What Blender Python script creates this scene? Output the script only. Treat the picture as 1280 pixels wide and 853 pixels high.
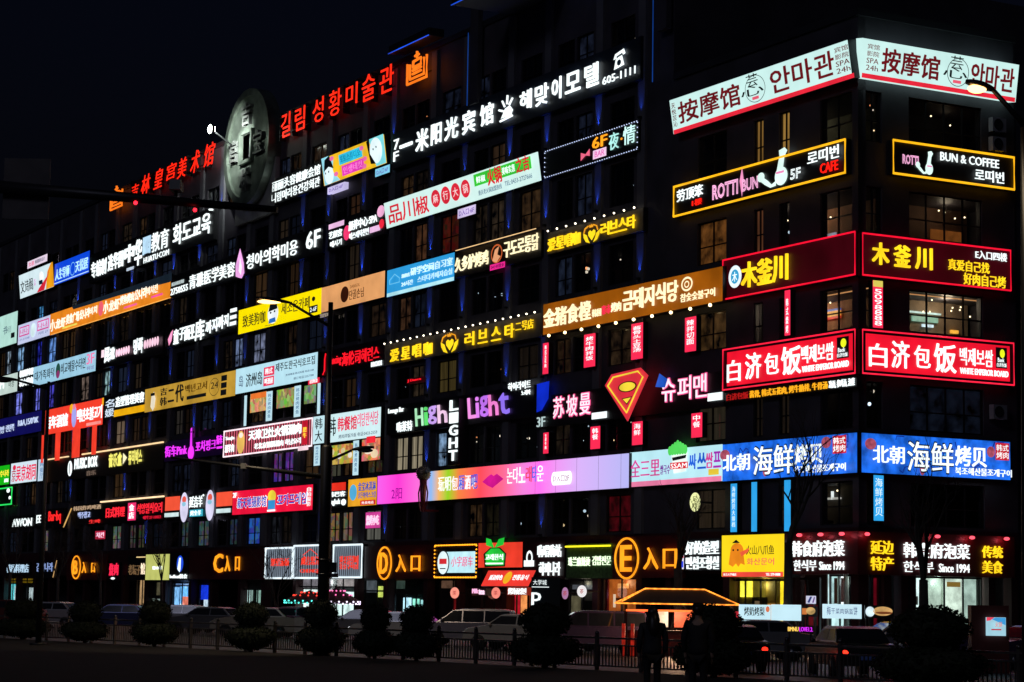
import bpy, bmesh, math, random
from mathutils import Matrix, Vector
R = math.radians
rnd = random.Random(7)
for o in list(bpy.data.objects):
    bpy.data.objects.remove(o)
SC = bpy.context.scene
COL = SC.collection

# ------------------------------------------------------------------ camera
FPX = 2748.0                       # focal length in pixels of a 1280 px wide frame
CAM_H = 2.2
cam_d = bpy.data.cameras.new('camera')
cam = bpy.data.objects.new('camera', cam_d)
COL.objects.link(cam)
cam_d.sensor_width = 36.0
cam_d.lens = 36.0 * FPX / 1280.0
cam_d.clip_start = 0.5
cam_d.clip_end = 3000
CAMROT = Matrix.Rotation(R(90 + 6.65), 3, 'X') @ Matrix.Rotation(R(0.92), 3, 'Z')
cam.matrix_world = Matrix.Translation((0, 0, CAM_H)) @ CAMROT.to_4x4()
SC.camera = cam

# ------------------------------------------------------------------ sky, moon, exposure
wd = bpy.data.worlds.new('World')
SC.world = wd
wd.use_nodes = True
wn = wd.node_tree
bg = wn.nodes['Background']
sky = wn.nodes.new('ShaderNodeTexSky')
sky.sky_type = 'NISHITA'
sky.sun_disc = False
sky.sun_elevation = R(-1.5)
sky.sun_rotation = R(200)
tint = wn.nodes.new('ShaderNodeMix')                     # city night air: bluer than the bare twilight model
tint.data_type = 'RGBA'
tint.blend_type = 'MULTIPLY'
tint.inputs[0].default_value = 1.0
tint.inputs[7].default_value = (.26, .40, 1.1, 1)
wn.links.new(sky.outputs[0], tint.inputs[6])
wn.links.new(tint.outputs[2], bg.inputs[0])
bg.inputs[1].default_value = 0.018
sun_d = bpy.data.lights.new('moonlight', 'SUN')
sun_d.energy = 0.13
sun_d.color = (0.72, 0.74, 1.0)
sun_d.angle = R(12)
sun = bpy.data.objects.new('moonlight', sun_d)
COL.objects.link(sun)
sun.rotation_euler = (R(62), 0, R(-38))
SC.view_settings.view_transform = 'Standard'
SC.view_settings.look = 'None'
SC.view_settings.exposure = 0.0
SC.view_settings.gamma = 1.0
SC.cycles.use_denoising = True
SC.cycles.max_bounces = 6
SC.cycles.sample_clamp_indirect = 3.0

# ------------------------------------------------------------------ materials
def lin(c):
    if isinstance(c, str):
        c = c.lstrip('#')
        c = [int(c[i:i + 2], 16) / 255 for i in (0, 2, 4)]
        c = [v / 12.92 if v <= .04045 else ((v + .055) / 1.055) ** 2.4 for v in c]
    return (c[0], c[1], c[2], 1.0)
MATS = {}
def new_mat(key):
    m = bpy.data.materials.new(key)
    m.use_nodes = True
    return m, m.node_tree, m.node_tree.nodes['Principled BSDF']
def noise_mul(nt, scale, lo, hi, detail=3.0, stretch=None):
    """a grey factor between lo and hi from world-space noise"""
    g = nt.nodes.new('ShaderNodeNewGeometry')
    n = nt.nodes.new('ShaderNodeTexNoise')
    n.inputs['Scale'].default_value = scale
    n.inputs['Detail'].default_value = detail
    if stretch:
        mp = nt.nodes.new('ShaderNodeMapping')
        mp.inputs['Scale'].default_value = stretch
        nt.links.new(g.outputs['Position'], mp.inputs[0])
        nt.links.new(mp.outputs[0], n.inputs['Vector'])
    else:
        nt.links.new(g.outputs['Position'], n.inputs['Vector'])
    r = nt.nodes.new('ShaderNodeMapRange')
    r.inputs[1].default_value = .3
    r.inputs[2].default_value = .7
    r.inputs[3].default_value = lo
    r.inputs[4].default_value = hi
    nt.links.new(n.outputs[0], r.inputs[0])
    return r.outputs[0]
def scale_col(nt, col, fac):
    v = nt.nodes.new('ShaderNodeVectorMath')
    v.operation = 'SCALE'
    v.inputs[0].default_value = col[:3]
    nt.links.new(fac, v.inputs['Scale'])
    return v.outputs[0]
def paint(c, rough=.6, metal=0.0, var=.2, scale=2.0, spec=.5):
    k = ('p', str(c), rough, metal, var, scale)
    if k in MATS: return MATS[k]
    m, nt, b = new_mat('paint')
    cl = lin(c)
    nt.links.new(scale_col(nt, cl, noise_mul(nt, scale, 1 - var, 1 + var)), b.inputs['Base Color'])
    b.inputs['Roughness'].default_value = rough
    b.inputs['Metallic'].default_value = metal
    b.inputs['Specular IOR Level'].default_value = spec
    MATS[k] = m
    return m
def em(c, k=1.0, var=.16, scale=.9):
    """a backlit face, neon tube, LED letter, or a board glowing in place of lamp light"""
    key = ('e', str(c), k, var)
    if key in MATS: return MATS[key]
    m, nt, b = new_mat('lit_sign')
    cl = lin(c)
    b.inputs['Base Color'].default_value = (cl[0] * .25, cl[1] * .25, cl[2] * .25, 1)
    b.inputs['Roughness'].default_value = .5
    nt.links.new(scale_col(nt, cl, noise_mul(nt, scale, 1 - var, 1 + var)), b.inputs['Emission Color'])
    b.inputs['Emission Strength'].default_value = k
    MATS[key] = m
    return m
def ramp_em(stops, k, length, x0=0.0):
    """a colour band along the object's own x axis, as a screen shows it"""
    m, nt, b = new_mat('screen_picture')
    tc = nt.nodes.new('ShaderNodeTexCoord')
    sx = nt.nodes.new('ShaderNodeSeparateXYZ')
    nt.links.new(tc.outputs['Object'], sx.inputs[0])
    mr = nt.nodes.new('ShaderNodeMapRange')
    mr.inputs[1].default_value = x0
    mr.inputs[2].default_value = x0 + length
    nt.links.new(sx.outputs[0], mr.inputs[0])
    cr = nt.nodes.new('ShaderNodeValToRGB')
    el = cr.color_ramp.elements
    el[0].position, el[0].color = stops[0][0], lin(stops[0][1])
    el[1].position, el[1].color = stops[-1][0], lin(stops[-1][1])
    for p, c in stops[1:-1]: el.new(p).color = lin(c)
    nt.links.new(mr.outputs[0], cr.inputs[0])
    b.inputs['Base Color'].default_value = (.02, .02, .02, 1)
    nt.links.new(cr.outputs[0], b.inputs['Emission Color'])
    b.inputs['Emission Strength'].default_value = k
    return m
def lit_room(c, k, style='room', scale=1.6):
    """a lit window: curtains, shelves and lamps behind glass"""
    key = ('w', str(c), k, style)
    if key in MATS: return MATS[key]
    m, nt, b = new_mat('lit_window')
    cl = lin(c)
    if style == 'goods':
        g = nt.nodes.new('ShaderNodeNewGeometry')
        v = nt.nodes.new('ShaderNodeTexVoronoi')
        v.distance = 'CHEBYCHEV'
        v.inputs['Scale'].default_value = 2.6
        nt.links.new(g.outputs['Position'], v.inputs['Vector'])
        mx = nt.nodes.new('ShaderNodeMix')
        mx.data_type = 'RGBA'
        mx.blend_type = 'MULTIPLY'
        mx.inputs[0].default_value = .75
        mx.inputs[6].default_value = cl
        nt.links.new(v.outputs['Color'], mx.inputs[7])
        nt.links.new(mx.outputs[2], b.inputs['Emission Color'])
    elif style == 'curtain':
        nt.links.new(scale_col(nt, cl, noise_mul(nt, 3.0, .45, 1.2, 2, (1.6, 1.6, .12))), b.inputs['Emission Color'])
    else:
        nt.links.new(scale_col(nt, cl, noise_mul(nt, scale, -.15, 1.5, 4)), b.inputs['Emission Color'])
    b.inputs['Base Color'].default_value = (.02, .02, .025, 1)
    b.inputs['Roughness'].default_value = .12
    b.inputs['Emission Strength'].default_value = k
    MATS[key] = m
    return m
def glass():
    if 'glass' in MATS: return MATS['glass']
    m = bpy.data.materials.new('window_glass')
    m.use_nodes = True
    nt = m.node_tree
    nt.nodes.clear()
    out = nt.nodes.new('ShaderNodeOutputMaterial')
    tr = nt.nodes.new('ShaderNodeBsdfTransparent')
    tr.inputs[0].default_value = (.82, .86, .86, 1)
    gl = nt.nodes.new('ShaderNodeBsdfGlossy')
    gl.inputs['Roughness'].default_value = .03
    lw = nt.nodes.new('ShaderNodeLayerWeight')
    pw = nt.nodes.new('ShaderNodeMath')
    pw.operation = 'POWER'
    pw.inputs[1].default_value = 4.0
    nt.links.new(lw.outputs['Facing'], pw.inputs[0])
    fr = nt.nodes.new('ShaderNodeMath')
    fr.operation = 'MULTIPLY_ADD'
    fr.inputs[1].default_value = .7
    fr.inputs[2].default_value = .04
    nt.links.new(pw.outputs[0], fr.inputs[0])
    mx = nt.nodes.new('ShaderNodeMixShader')
    nt.links.new(fr.outputs[0], mx.inputs[0])
    nt.links.new(tr.outputs[0], mx.inputs[1])
    nt.links.new(gl.outputs[0], mx.inputs[2])
    nt.links.new(mx.outputs[0], out.inputs[0])
    MATS['glass'] = m
    return m
DARKGLASS = paint((.012, .014, .02), .06, 0, .3, .7)
BOARD = paint((.012, .012, .015), .45, 0, .3, .8)
BOARDM = paint((.10, .012, .016), .45, 0, .2, .8)
FRAME = paint((.03, .03, .034), .4, .6, .1)
STEEL = paint((.12, .12, .13), .35, .9, .15)

# ------------------------------------------------------------------ mesh builder
_tc = bpy.data.curves.new('lettering_source', 'FONT')
_to = bpy.data.objects.new('lettering_source', _tc)
TSC = bpy.data.scenes.new('lettering_workshop')          # a scratch scene that turns lettering into meshes
TSC.collection.objects.link(_to)
GL = {}
def glyphs(s, bold=.012, outline=0.0):
    k = (s, bold, outline)
    if k in GL: return GL[k]
    _tc.body = s
    _tc.resolution_u = 2
    _tc.fill_mode = 'BOTH'
    _tc.bevel_depth = 0
    _tc.extrude = .1
    _tc.offset = bold
    if outline:
        _tc.extrude = 0
        _tc.offset = 0
        _tc.fill_mode = 'NONE'
        _tc.bevel_depth = outline
        _tc.bevel_resolution = 0
    _to.update_tag()
    vl = TSC.view_layers[0]
    vl.update()
    dg = vl.depsgraph
    me = bpy.data.meshes.new_from_object(_to.evaluated_get(dg))
    vs = [tuple(v.co) for v in me.vertices]
    fs = [tuple(p.vertices) for p in me.polygons]
    bpy.data.meshes.remove(me)
    xs = [v[0] for v in vs] or [0, 1]
    ys = [v[1] for v in vs] or [0, 1]
    zs = [v[2] for v in vs] or [0, 1]
    GL[k] = (vs, fs, min(xs), max(xs), min(ys), max(ys), min(zs), max(zs))
    return GL[k]

class MB:
    def __init__(self, M=None):
        self.v, self.f, self.m, self.mats, self.M = [], [], [], [], M
        self.smooth = set()
    def mi(self, mat):
        if mat not in self.mats: self.mats.append(mat)
        return self.mats.index(mat)
    def add(self, vs, fs, mat, smooth=False):
        b = len(self.v)
        i = self.mi(mat)
        self.v += [tuple(self.M @ Vector(p)) if self.M is not None else tuple(p) for p in vs]
        for f in fs:
            if smooth: self.smooth.add(len(self.f))
            self.f.append(tuple(b + q for q in f))
            self.m.append(i)
    def box(self, x0, x1, y0, y1, z0, z1, mat):
        vs = [(x, y, z) for z in (z0, z1) for y in (y0, y1) for x in (x0, x1)]
        self.add(vs, [(0, 2, 3, 1), (4, 5, 7, 6), (0, 1, 5, 4), (2, 6, 7, 3), (0, 4, 6, 2), (1, 3, 7, 5)], mat)
    def prism(self, pts, y0, y1, mat):
        """outline pts (x, z) given counter-clockwise seen from the front; y1 < y0 is the front"""
        n = len(pts)
        vs = [(x, y1, z) for x, z in pts] + [(x, y0, z) for x, z in pts]
        fs = [tuple(range(n)), tuple(range(2 * n - 1, n - 1, -1))]
        fs += [(i, n + i, n + (i + 1) % n, (i + 1) % n) for i in range(n)]
        self.add(vs, fs, mat)
    def ell(self, cx, cz, rx, rz, y0, y1, mat, n=24):
        self.prism([(cx + rx * math.cos(2 * math.pi * i / n), cz + rz * math.sin(2 * math.pi * i / n)) for i in range(n)], y0, y1, mat)
    def ring(self, cx, cz, rx, rz, w, y0, y1, mat, n=28):
        vs, fs = [], []
        for i in range(n):
            a = 2 * math.pi * i / n
            c, s = math.cos(a), math.sin(a)
            vs += [(cx + rx * c, y0, cz + rz * s), (cx + rx * c, y1, cz + rz * s), (cx + (rx - w) * c, y1, cz + (rz - w) * s), (cx + (rx - w) * c, y0, cz + (rz - w) * s)]
            for q in range(4):
                j = (i + 1) % n
                fs.append((4 * i + q, 4 * i + (q + 1) % 4, 4 * j + (q + 1) % 4, 4 * j + q))
        self.add(vs, fs, mat)
    def tube(self, pts, rs, mat, n=6, closed=False, cap=True):
        pts = [Vector(p) for p in pts]
        if not isinstance(rs, (list, tuple)): rs = [rs] * len(pts)
        vs, fs = [], []
        L = len(pts)
        for i, p in enumerate(pts):
            a = pts[(i - 1) % L] if closed or i else p
            c = pts[(i + 1) % L] if closed or i < L - 1 else p
            d = (c - a)
            if d.length < 1e-9: d = Vector((0, 0, 1))
            d.normalize()
            u = d.cross(Vector((0, 0, 1)) if abs(d.z) < .9 else Vector((1, 0, 0))).normalized()
            w = d.cross(u)
            for k in range(n):
                t = 2 * math.pi * k / n
                vs.append(p + (u * math.cos(t) + w * math.sin(t)) * rs[i])
        for i in range(L if closed else L - 1):
            j = (i + 1) % L
            for k in range(n):
                fs.append((i * n + k, i * n + (k + 1) % n, j * n + (k + 1) % n, j * n + k))
        if not closed and cap:
            fs.append(tuple(range(n - 1, -1, -1)))
            fs.append(tuple((L - 1) * n + k for k in range(n)))
        self.add(vs, fs, mat, smooth=n >= 8)
    def sphere(self, c, r, mat, nu=10, nv=6):
        rx, ry, rz = r if isinstance(r, tuple) else (r, r, r)
        vs, fs = [], []
        for j in range(nv + 1):
            p = math.pi * j / nv
            for i in range(nu):
                t = 2 * math.pi * i / nu
                vs.append((c[0] + rx * math.sin(p) * math.cos(t), c[1] + ry * math.sin(p) * math.sin(t), c[2] - rz * math.cos(p)))
        for j in range(nv):
            for i in range(nu):
                fs.append((j * nu + i, j * nu + (i + 1) % nu, (j + 1) * nu + (i + 1) % nu, (j + 1) * nu + i))
        self.add(vs, fs, mat, smooth=True)
    def text(self, s, x0, x1, z0, z1, y, depth, mat, bold=.012, outline=0.0, stack=False, skew=0.0):
        if stack:
            n = len(s)
            h = (z1 - z0) / n
            for i, ch in enumerate(s):
                if ch != ' ':
                    self.text(ch, x0, x1, z1 - (i + .94) * h, z1 - (i + .06) * h, y, depth, mat, bold, outline)
            return
        vs, fs, ax, bx, ay, by, az, bz = glyphs(s, 0.0, outline)
        sx = (x1 - x0) / max(bx - ax, 1e-6)
        sz = (z1 - z0) / max(by - ay, 1e-6)
        if len(s) == 1 and (by - ay) < .35 * (bx - ax): sz = sx      # a dash-like glyph keeps its shape
        out = [(x0 + (p[0] - ax) * sx + (p[1] - ay) * sz * skew, y - (p[2] - az) / max(bz - az, 1e-6) * depth,
                (z0 if sz != sx or len(s) > 1 else (z0 + z1) / 2) + (p[1] - ay) * sz) for p in vs]
        b = bold * abs(sz) * .45
        if b < .004: self.add(out, fs, mat)
        else:
            for i, (dx, dz) in enumerate(((-b, b), (b, b), (-b, -b), (b, -b)) if b > .012 else ((-b, 0), (b, 0))):
                self.add([(p[0] + dx, p[1] - .0007 * i, p[2] + dz) for p in out], fs, mat)
    def build(self, name, parent=None):
        me = bpy.data.meshes.new(name)
        me.from_pydata(self.v, [], self.f)
        for m in self.mats: me.materials.append(m)
        me.polygons.foreach_set('material_index', self.m)
        if self.smooth:
            me.polygons.foreach_set('use_smooth', [i in self.smooth for i in range(len(self.f))])
        me.update()
        o = bpy.data.objects.new(name, me)
        COL.objects.link(o)
        if parent is not None: o.parent = parent
        return o
def tag(o, label=None, cat=None, group=None, kind=None):
    for k, v in (('label', label), ('category', cat), ('group', group), ('kind', kind)):
        if v: o[k] = v
    return o
def empty(name, M, label=None, cat=None, group=None):
    o = bpy.data.objects.new(name, None)
    COL.objects.link(o)
    o.matrix_world = M
    return tag(o, label, cat, group)
def copy_tree(o, parent=None):
    kids = [c for c in SC.objects if c.parent == o]
    c = o.copy()
    COL.objects.link(c)
    if parent is not None: c.parent = parent
    for ch in kids: copy_tree(ch, c)
    return c
def lamp(kind, loc, energy, color, parent=None, **kw):
    d = bpy.data.lights.new('lamp_light', kind)
    d.energy = energy
    d.color = color
    for k, v in kw.items():
        if k != 'rot': setattr(d, k, v)
    o = bpy.data.objects.new('lamp_light', d)
    COL.objects.link(o)
    o.location = loc
    if 'rot' in kw: o.rotation_euler = kw['rot']
    if parent is not None: o.parent = parent
    return o

# ------------------------------------------------------------------ the street's geometry
def ray(px, py):
    return (CAMROT @ Vector(((px - 640) / FPX, -(py - 426.5) / FPX, -1))).normalized()
def at(px, D, z=0.0):
    """world point at ground distance D (along y) in the direction of picture column px near the horizon"""
    d = ray(px, 750)
    return Vector((d.x / d.y * D, D, z))
dL = ray(-910, 722); dL.z = 0; dL.normalize()          # along the long front, away from the corner
nA = Vector((-dL.y, dL.x, 0))
if nA.y > 0: nA = -nA                                   # the long front's outward normal
dR = -nA                                                # along the short front, away from the corner
nB = -dL
_c = ray(1073.5, 600)
CORNER = Vector((_c.x / _c.y * 100, 100, 0))
def fmat(face):
    X, n = (-dL, nA) if face == 'A' else (dR, nB)
    M = Matrix.Identity(4)
    for i in range(3):
        M[i][0], M[i][1], M[i][2], M[i][3] = X[i], -n[i], (0, 0, 1)[i], CORNER[i]
    return M
FM = {'A': fmat('A'), 'B': fmat('B')}
FI = {k: v.inverted() for k, v in FM.items()}
CAMP = Vector((0, 0, CAM_H))
def onface(face, px, py, out=0.0):
    """where the sight line of a picture point meets the plane `out` metres before a front: (t, z) of that front"""
    p0 = FI[face] @ CAMP
    d = FI[face].to_3x3() @ ray(px, py)
    k = (-out - p0.y) / d.y
    q = p0 + d * k
    return q.x, q.z
# ------------------------------------------------------------------ signs
SIGN_N = [0]
class Sign:
    """a sign on one of the two fronts; L and R are (x, top, bottom) of its ends"""
    def __init__(self, name, label, L, R_, face='A', cat='sign', out=None, depth=None, lean=0.0, group=None):
        SIGN_N[0] += 1
        self.out = (.30 if out is None else out) + .0023 * (SIGN_N[0] % 37)
        self.d = self.out - .02 if depth is None else depth
        self.face = face
        tl, z1 = onface(face, L[0], L[1], self.out)
        _, z0 = onface(face, L[0], L[2], self.out)
        tr, z3 = onface(face, R_[0], R_[1], self.out)
        _, z2 = onface(face, R_[0], R_[2], self.out)
        self.t0, self.W = tl, tr - tl
        self.z0 = (z0 + z2) / 2
        self.H = (z1 + z3) / 2 - self.z0
        y = self.d - self.out
        M = FM[face] @ Matrix.Translation((tl, y, self.z0)) @ Matrix.Rotation(R(lean), 4, 'X')
        self.o = empty(name, M, label, cat, group)
        self.pm, self.lm, self.em_, self.bm = MB(), MB(), MB(), MB()
        self.lay = 0
        self.py = (L[1] + L[2] + R_[1] + R_[2]) / 4
    def X(self, px):
        return onface(self.face, px, self.py, self.out)[0] - self.t0
    def Z(self, f):
        return self.H * (1 - f)
    def yf(self):
        self.lay += 1
        return -self.d - .004 * self.lay
    def panel(self, mat, trim=None, ext=(0, 0)):
        t = .022
        if trim is None and mat not in (BOARD, BOARDM) and self.H > .5: trim = FRAME
        if ext[0] or ext[1]:
            self.pm.prism([(0, 0), (self.W, 0), (self.W + ext[1], self.H), (ext[0], self.H)], 0, -self.d, mat)
            return self
        if trim:
            self.pm.box(0, self.W, -self.d + .03, 0, 0, self.H, trim)
            self.pm.box(t, self.W - t, -self.d, -self.d + .03, t, self.H - t, mat)
        else:
            self.pm.box(0, self.W, -self.d, 0, 0, self.H, mat)
        return self
    def t(self, s, x0, x1, f0, f1, mat, bold=.012, depth=.05, outline=0, stack=False, skew=0.0, gap=0.0):
        if isinstance(mat, str): mat = em(mat, 1.15)
        if gap:
            w = (x1 - x0) / (len(s) + gap * (len(s) - 1))
            for i, ch in enumerate(s):
                a = x0 + i * w * (1 + gap)
                self.lm.text(ch, self.X(a), self.X(a + w), self.Z(f1), self.Z(f0), -self.d - .004 * self.lay - .004, depth, mat, bold, outline, False, skew)
            self.lay += 1
            return self
        self.lm.text(s, self.X(x0), self.X(x1), self.Z(f1), self.Z(f0), self.yf(), depth, mat, bold, outline, stack, skew)
        return self
    def rect(self, x0, x1, f0, f1, mat, depth=.006):
        if isinstance(mat, str): mat = em(mat)
        y = self.yf()
        self.em_.box(self.X(x0), self.X(x1), y - depth, y, self.Z(f1), self.Z(f0), mat)
        if depth > .003: self.lay += math.ceil(depth / .004)
        return self
    def ell(self, x0, x1, f0, f1, mat, depth=.006, ring=0):
        if isinstance(mat, str): mat = em(mat)
        y = self.yf()
        a, b, c, d = self.X(x0), self.X(x1), self.Z(f1), self.Z(f0)
        g = ((a + b) / 2, (c + d) / 2, (b - a) / 2, (d - c) / 2)
        if ring: self.em_.ring(*g, ring, y, y - depth, mat)
        else: self.em_.ell(*g, y, y - depth, mat)
        self.lay += math.ceil(depth / .004)
        return self
    def poly(self, pts, mat, depth=.006):
        if isinstance(mat, str): mat = em(mat)
        y = self.yf()
        q = [(self.X(x), self.Z(f)) for x, f in pts]
        ar = sum(q[i][0] * q[(i + 1) % len(q)][1] - q[(i + 1) % len(q)][0] * q[i][1] for i in range(len(q)))
        if ar < 0: q.reverse()
        self.em_.prism(q, y, y - depth, mat)
        self.lay += math.ceil(depth / .004)
        return self
    def stroke(self, pts, mat, r=.03):
        if isinstance(mat, str): mat = em(mat, 1.2)
        y = self.yf() - r
        self.em_.tube([(self.X(x), y, self.Z(f)) for x, f in pts], r, mat, 5)
        return self
    def border(self, mat, r=.035, inset=.03):
        if isinstance(mat, str): mat = em(mat, 1.2)
        y = -self.d - r
        a, b, c, d = inset, self.W - inset, inset, self.H - inset
        self.bm.tube([(a, y, c), (b, y, c), (b, y, d), (a, y, d)], r, mat, 5, closed=True)
        return self
    def bulbs(self, n, mat, r=.06, f=0.0, dy=.12, sides=False):
        """a row of bulbs on short arms along the top edge (or all round)"""
        if isinstance(mat, str): mat = em(mat, 6.0, 0)
        if sides:
            m = max(3, int(n * self.H / self.W))
            P = [((i + .5) / n * self.W, z) for i in range(n) for z in (.05, self.H - .05)]
            P += [(x, (i + .5) / m * self.H) for i in range(m) for x in (.05, self.W - .05)]
        else:
            P = [((i + .5) / n * self.W, self.Z(f)) for i in range(n)]
        for x, z in P:
            self.bm.sphere((x, -self.d - dy, z), r, mat, 6, 4)
            if dy > .1: self.bm.tube([(x, -self.d, z), (x, -self.d - dy, z)], .015, FRAME, 4)
        return self
    def bar(self, x0, x1, f, mat, r=.04, dy=.05):
        if isinstance(mat, str): mat = em(mat, 1.3)
        y = -self.d - dy
        self.bm.tube([(self.X(x0), y, self.Z(f)), (self.X(x1), y, self.Z(f))], r, mat, 5)
        return self
    def done(self):
        for mb, n in ((self.pm, 'panel'), (self.lm, 'lettering'), (self.em_, 'emblem'), (self.bm, 'border_lamp')):
            if mb.f: mb.build(n, self.o)
        return self.o
# ------------------------------------------------------------------ ground, road, pavements
def sheet(name, pts, z, mat, h=0.0):
    mb = MB()
    if h:
        n = len(pts)
        vs = [(p[0], p[1], z) for p in pts] + [(p[0], p[1], z - h) for p in pts]
        mb.add(vs, [tuple(range(n))] + [(i, n + i, n + (i + 1) % n, (i + 1) % n) for i in range(n)], mat)
    else:
        mb.add([(p[0], p[1], z) for p in pts], [tuple(range(len(pts)))], mat)
    return tag(mb.build(name), kind='structure')
sheet('ground', [(-1500, -200), (1500, -200), (1500, 2200), (-1500, 2200)], -.30, paint((.03, .03, .03), .9, 0, .3, .2))
def street_pt(s, o, z=0):          # s along the long front (away from the corner), o metres out from it
    p = CORNER + dL * s + nA * o
    return (p.x, p.y, z)
SW = 9.0
asphalt = paint((.045, .045, .048), .5, 0, .35, .9)
sheet('road', [street_pt(-60, 90), street_pt(-60, -60), street_pt(260, -60), street_pt(260, 90)], 0, asphalt, .2)
paving = paint((.11, .10, .095), .55, 0, .25, 1.3)
pav = [street_pt(-14, SW), street_pt(230, SW), street_pt(230, -.6), street_pt(-.6, -.6), street_pt(-.6, -30), street_pt(-14, -30)]
sheet('pavement', pav, .14, paving, .13)
kb = MB()
for s0 in range(-14, 230, 2):
    a, b = street_pt(s0, SW + .17), street_pt(s0 + 1.97, SW + .17)
    c, d = street_pt(s0 + 1.97, SW + .02), street_pt(s0, SW + .02)
    kb.add([(*p[:2], z) for z in (0.005, .155) for p in (a, b, c, d)], [(3, 2, 1, 0), (4, 5, 6, 7), (0, 1, 5, 4), (1, 2, 6, 5), (2, 3, 7, 6), (3, 0, 4, 7)], paint((.2, .2, .19), .7))
tag(kb.build('kerb'), kind='structure')
mk = MB()
for o in (15.2, 18.6):
    for s0 in range(-40, 220, 9):
        q = [street_pt(s0, o), street_pt(s0 + 4, o), street_pt(s0 + 4, o + .15), street_pt(s0, o + .15)]
        mk.add([(p[0], p[1], .006) for p in q], [(0, 1, 2, 3)], paint((.55, .55, .52), .6))
tag(mk.build('road_marking'), kind='structure')
# the raised near side the picture is taken over
def rail_pt(t, off=0.0, z=0.0):
    d = Vector((24.4, -30, 0)).normalized()
    n = Vector((d.y, -d.x, 0))
    if n.y > 0: n = -n
    return Vector((-14.4 + 24.4 * t, 90 - 30 * t, z)) + n * off
near = [tuple(rail_pt(-1.6, .6)), tuple(rail_pt(1.75, .6)), (70, 20), (60, -40), (-90, -40), (-110, 130)]
near = [p[:2] for p in near]
sheet('verge', near, .03, paint((.014, .011, .010), .95, 0, .4, 1.5), .3)
sheet('terrace', [(-60, 47), (60, 47), (60, -40), (-60, -40)], .24, paint((.03, .028, .026), .9, 0, .3, 1.5), .2)

# ------------------------------------------------------------------ the building
BLD = empty('commercial_building', Matrix.Translation(CORNER), 'long dark eight storey commercial building on a street corner, covered in lit signs', 'building')
BT = Matrix.Translation(-CORNER)
MA, MBF = BT @ FM['A'], BT @ FM['B']
def part(mb, name, parent=None):
    return mb.build(name, parent or BLD)
WALL = paint((.055, .050, .062), .6, 0, .3, .5)
WALL2 = paint((.05, .012, .015), .55, 0, .25, .6)       # dark red stone of the shop floor and the corner
TOP_A, TOP_C, LEN = 37.0, 29.4, 172.0
ROWS = [(5.75, 7.75), (10.15, 12.3), (14.75, 16.75), (19.2, 21.4), (23.5, 25.9), (27.95, 29.35), (32.0, 33.9)]
S1 = 15.5                                                # where the corner block meets the long block
SK = .45                                                 # thickness of the front skin
pil = []
for k in range(-1, 16):
    for s in (18.4 + 10.1 * k, 22.8 + 10.1 * k):
        if s > 16 and s < LEN - 1: pil.append(s)
pil.sort()
wins = []                                                # (face, t0, t1, row)
cols_a = []
for i in range(len(pil) - 1):
    w = pil[i + 1] - pil[i]
    if w > 5: cols_a += [(pil[i] + .9, pil[i] + w / 2 - .12), (pil[i] + w / 2 + .12, pil[i + 1] - .9)]
    else: cols_a += [(pil[i] + .95, pil[i + 1] - .95)]
for r in range(7):
    for a, b in cols_a: wins.append(('A', -b, -a, ROWS[r]))
cols_c = [(.35, 2.9), (5.3, 6.15), (7.45, 8.25), (10.6, 13.2)]
cols_b = [(3.0, 7.45)]
for r in range(5):
    for a, b in cols_c: wins.append(('A', -b, -a, ROWS[r]))
    for a, b in cols_b: wins.append(('B', a, b, ROWS[r]))
    wins.append(('B', .45, 1.35, ROWS[r]))
def skin(mb, cols, t_lo, t_hi, z_lo, z_hi, rows, mat):
    """bands between the window rows, piers between the windows of a row"""
    z = z_lo
    for a, b in rows:
        mb.box(t_lo, t_hi, 0, SK, z, a, mat)
        t = t_lo
        for c0, c1 in sorted(cols):
            if c0 > t: mb.box(t, c0, 0, SK, a, b, mat)
            t = c1
        if t_hi > t: mb.box(t, t_hi, 0, SK, a, b, mat)
        z = b
    mb.box(t_lo, t_hi, 0, SK, z, z_hi, mat)
w = MB(MA)
skin(w, [(-b, -a) for a, b in cols_a], -LEN, -S1, 3.55, TOP_A, ROWS, WALL)
part(w, 'wall')
w = MB(MA)
skin(w, [(-b, -a) for a, b in cols_c], -S1 + .003, 0, 3.55, TOP_C, ROWS[:5], WALL)
w.M = MBF
skin(w, cols_b + [(.3, 1.4)], .003, 9.5, 3.55, TOP_C, ROWS[:5], WALL)
part(w, 'corner_wall')
w = MB(MA)                                               # body behind the skin: rear core, floors, roofs
w.box(-LEN, -S1, 3.4, 26, 0, TOP_A - .6, WALL)
w.box(-S1 + .004, -9.6, 3.4, 9, 0, TOP_C - .6, WALL)
for z in [3.56] + [b for a, b in ROWS]:
    w.box(-LEN + .1, -S1 - .1, SK + .004, 3.39, z + .05, z + .35, WALL)
    if z < 27: w.box(-S1 + .1, -.5, SK + .004, 3.39, z + .05, z + .35, WALL)
w.M = MBF
w.box(3.9, 9.4, 3.4, 15, 0, TOP_C - .6, WALL)
for z in [3.56] + [b for a, b in ROWS[:5]]:
    w.box(3.5, 9.4, SK + .004, 3.39, z + .06, z + .34, WALL)
w.box(9.502, 9.8, .2, 15, 0, TOP_C - .2, WALL)
part(w, 'rear_wall')
# end of the long block that rises over the corner block
w = MB(MA)
w.box(-S1 - .35, -S1 - .001, SK + .003, 26, 0, TOP_A, WALL)
part(w, 'end_wall')
w = MB(MA)
for a, b, top in ((-LEN, -S1 + .1, TOP_A), (-S1 + .12, .12, TOP_C)):
    w.box(a, b, -.12, SK + .1, top + .003, top + .35, paint((.024, .024, .03), .5))
w.M = MBF
w.box(-.1, 9.6, -.115, SK + .1, TOP_C + .004, TOP_C + .349, paint((.024, .024, .03), .5))
part(w, 'parapet')
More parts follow.
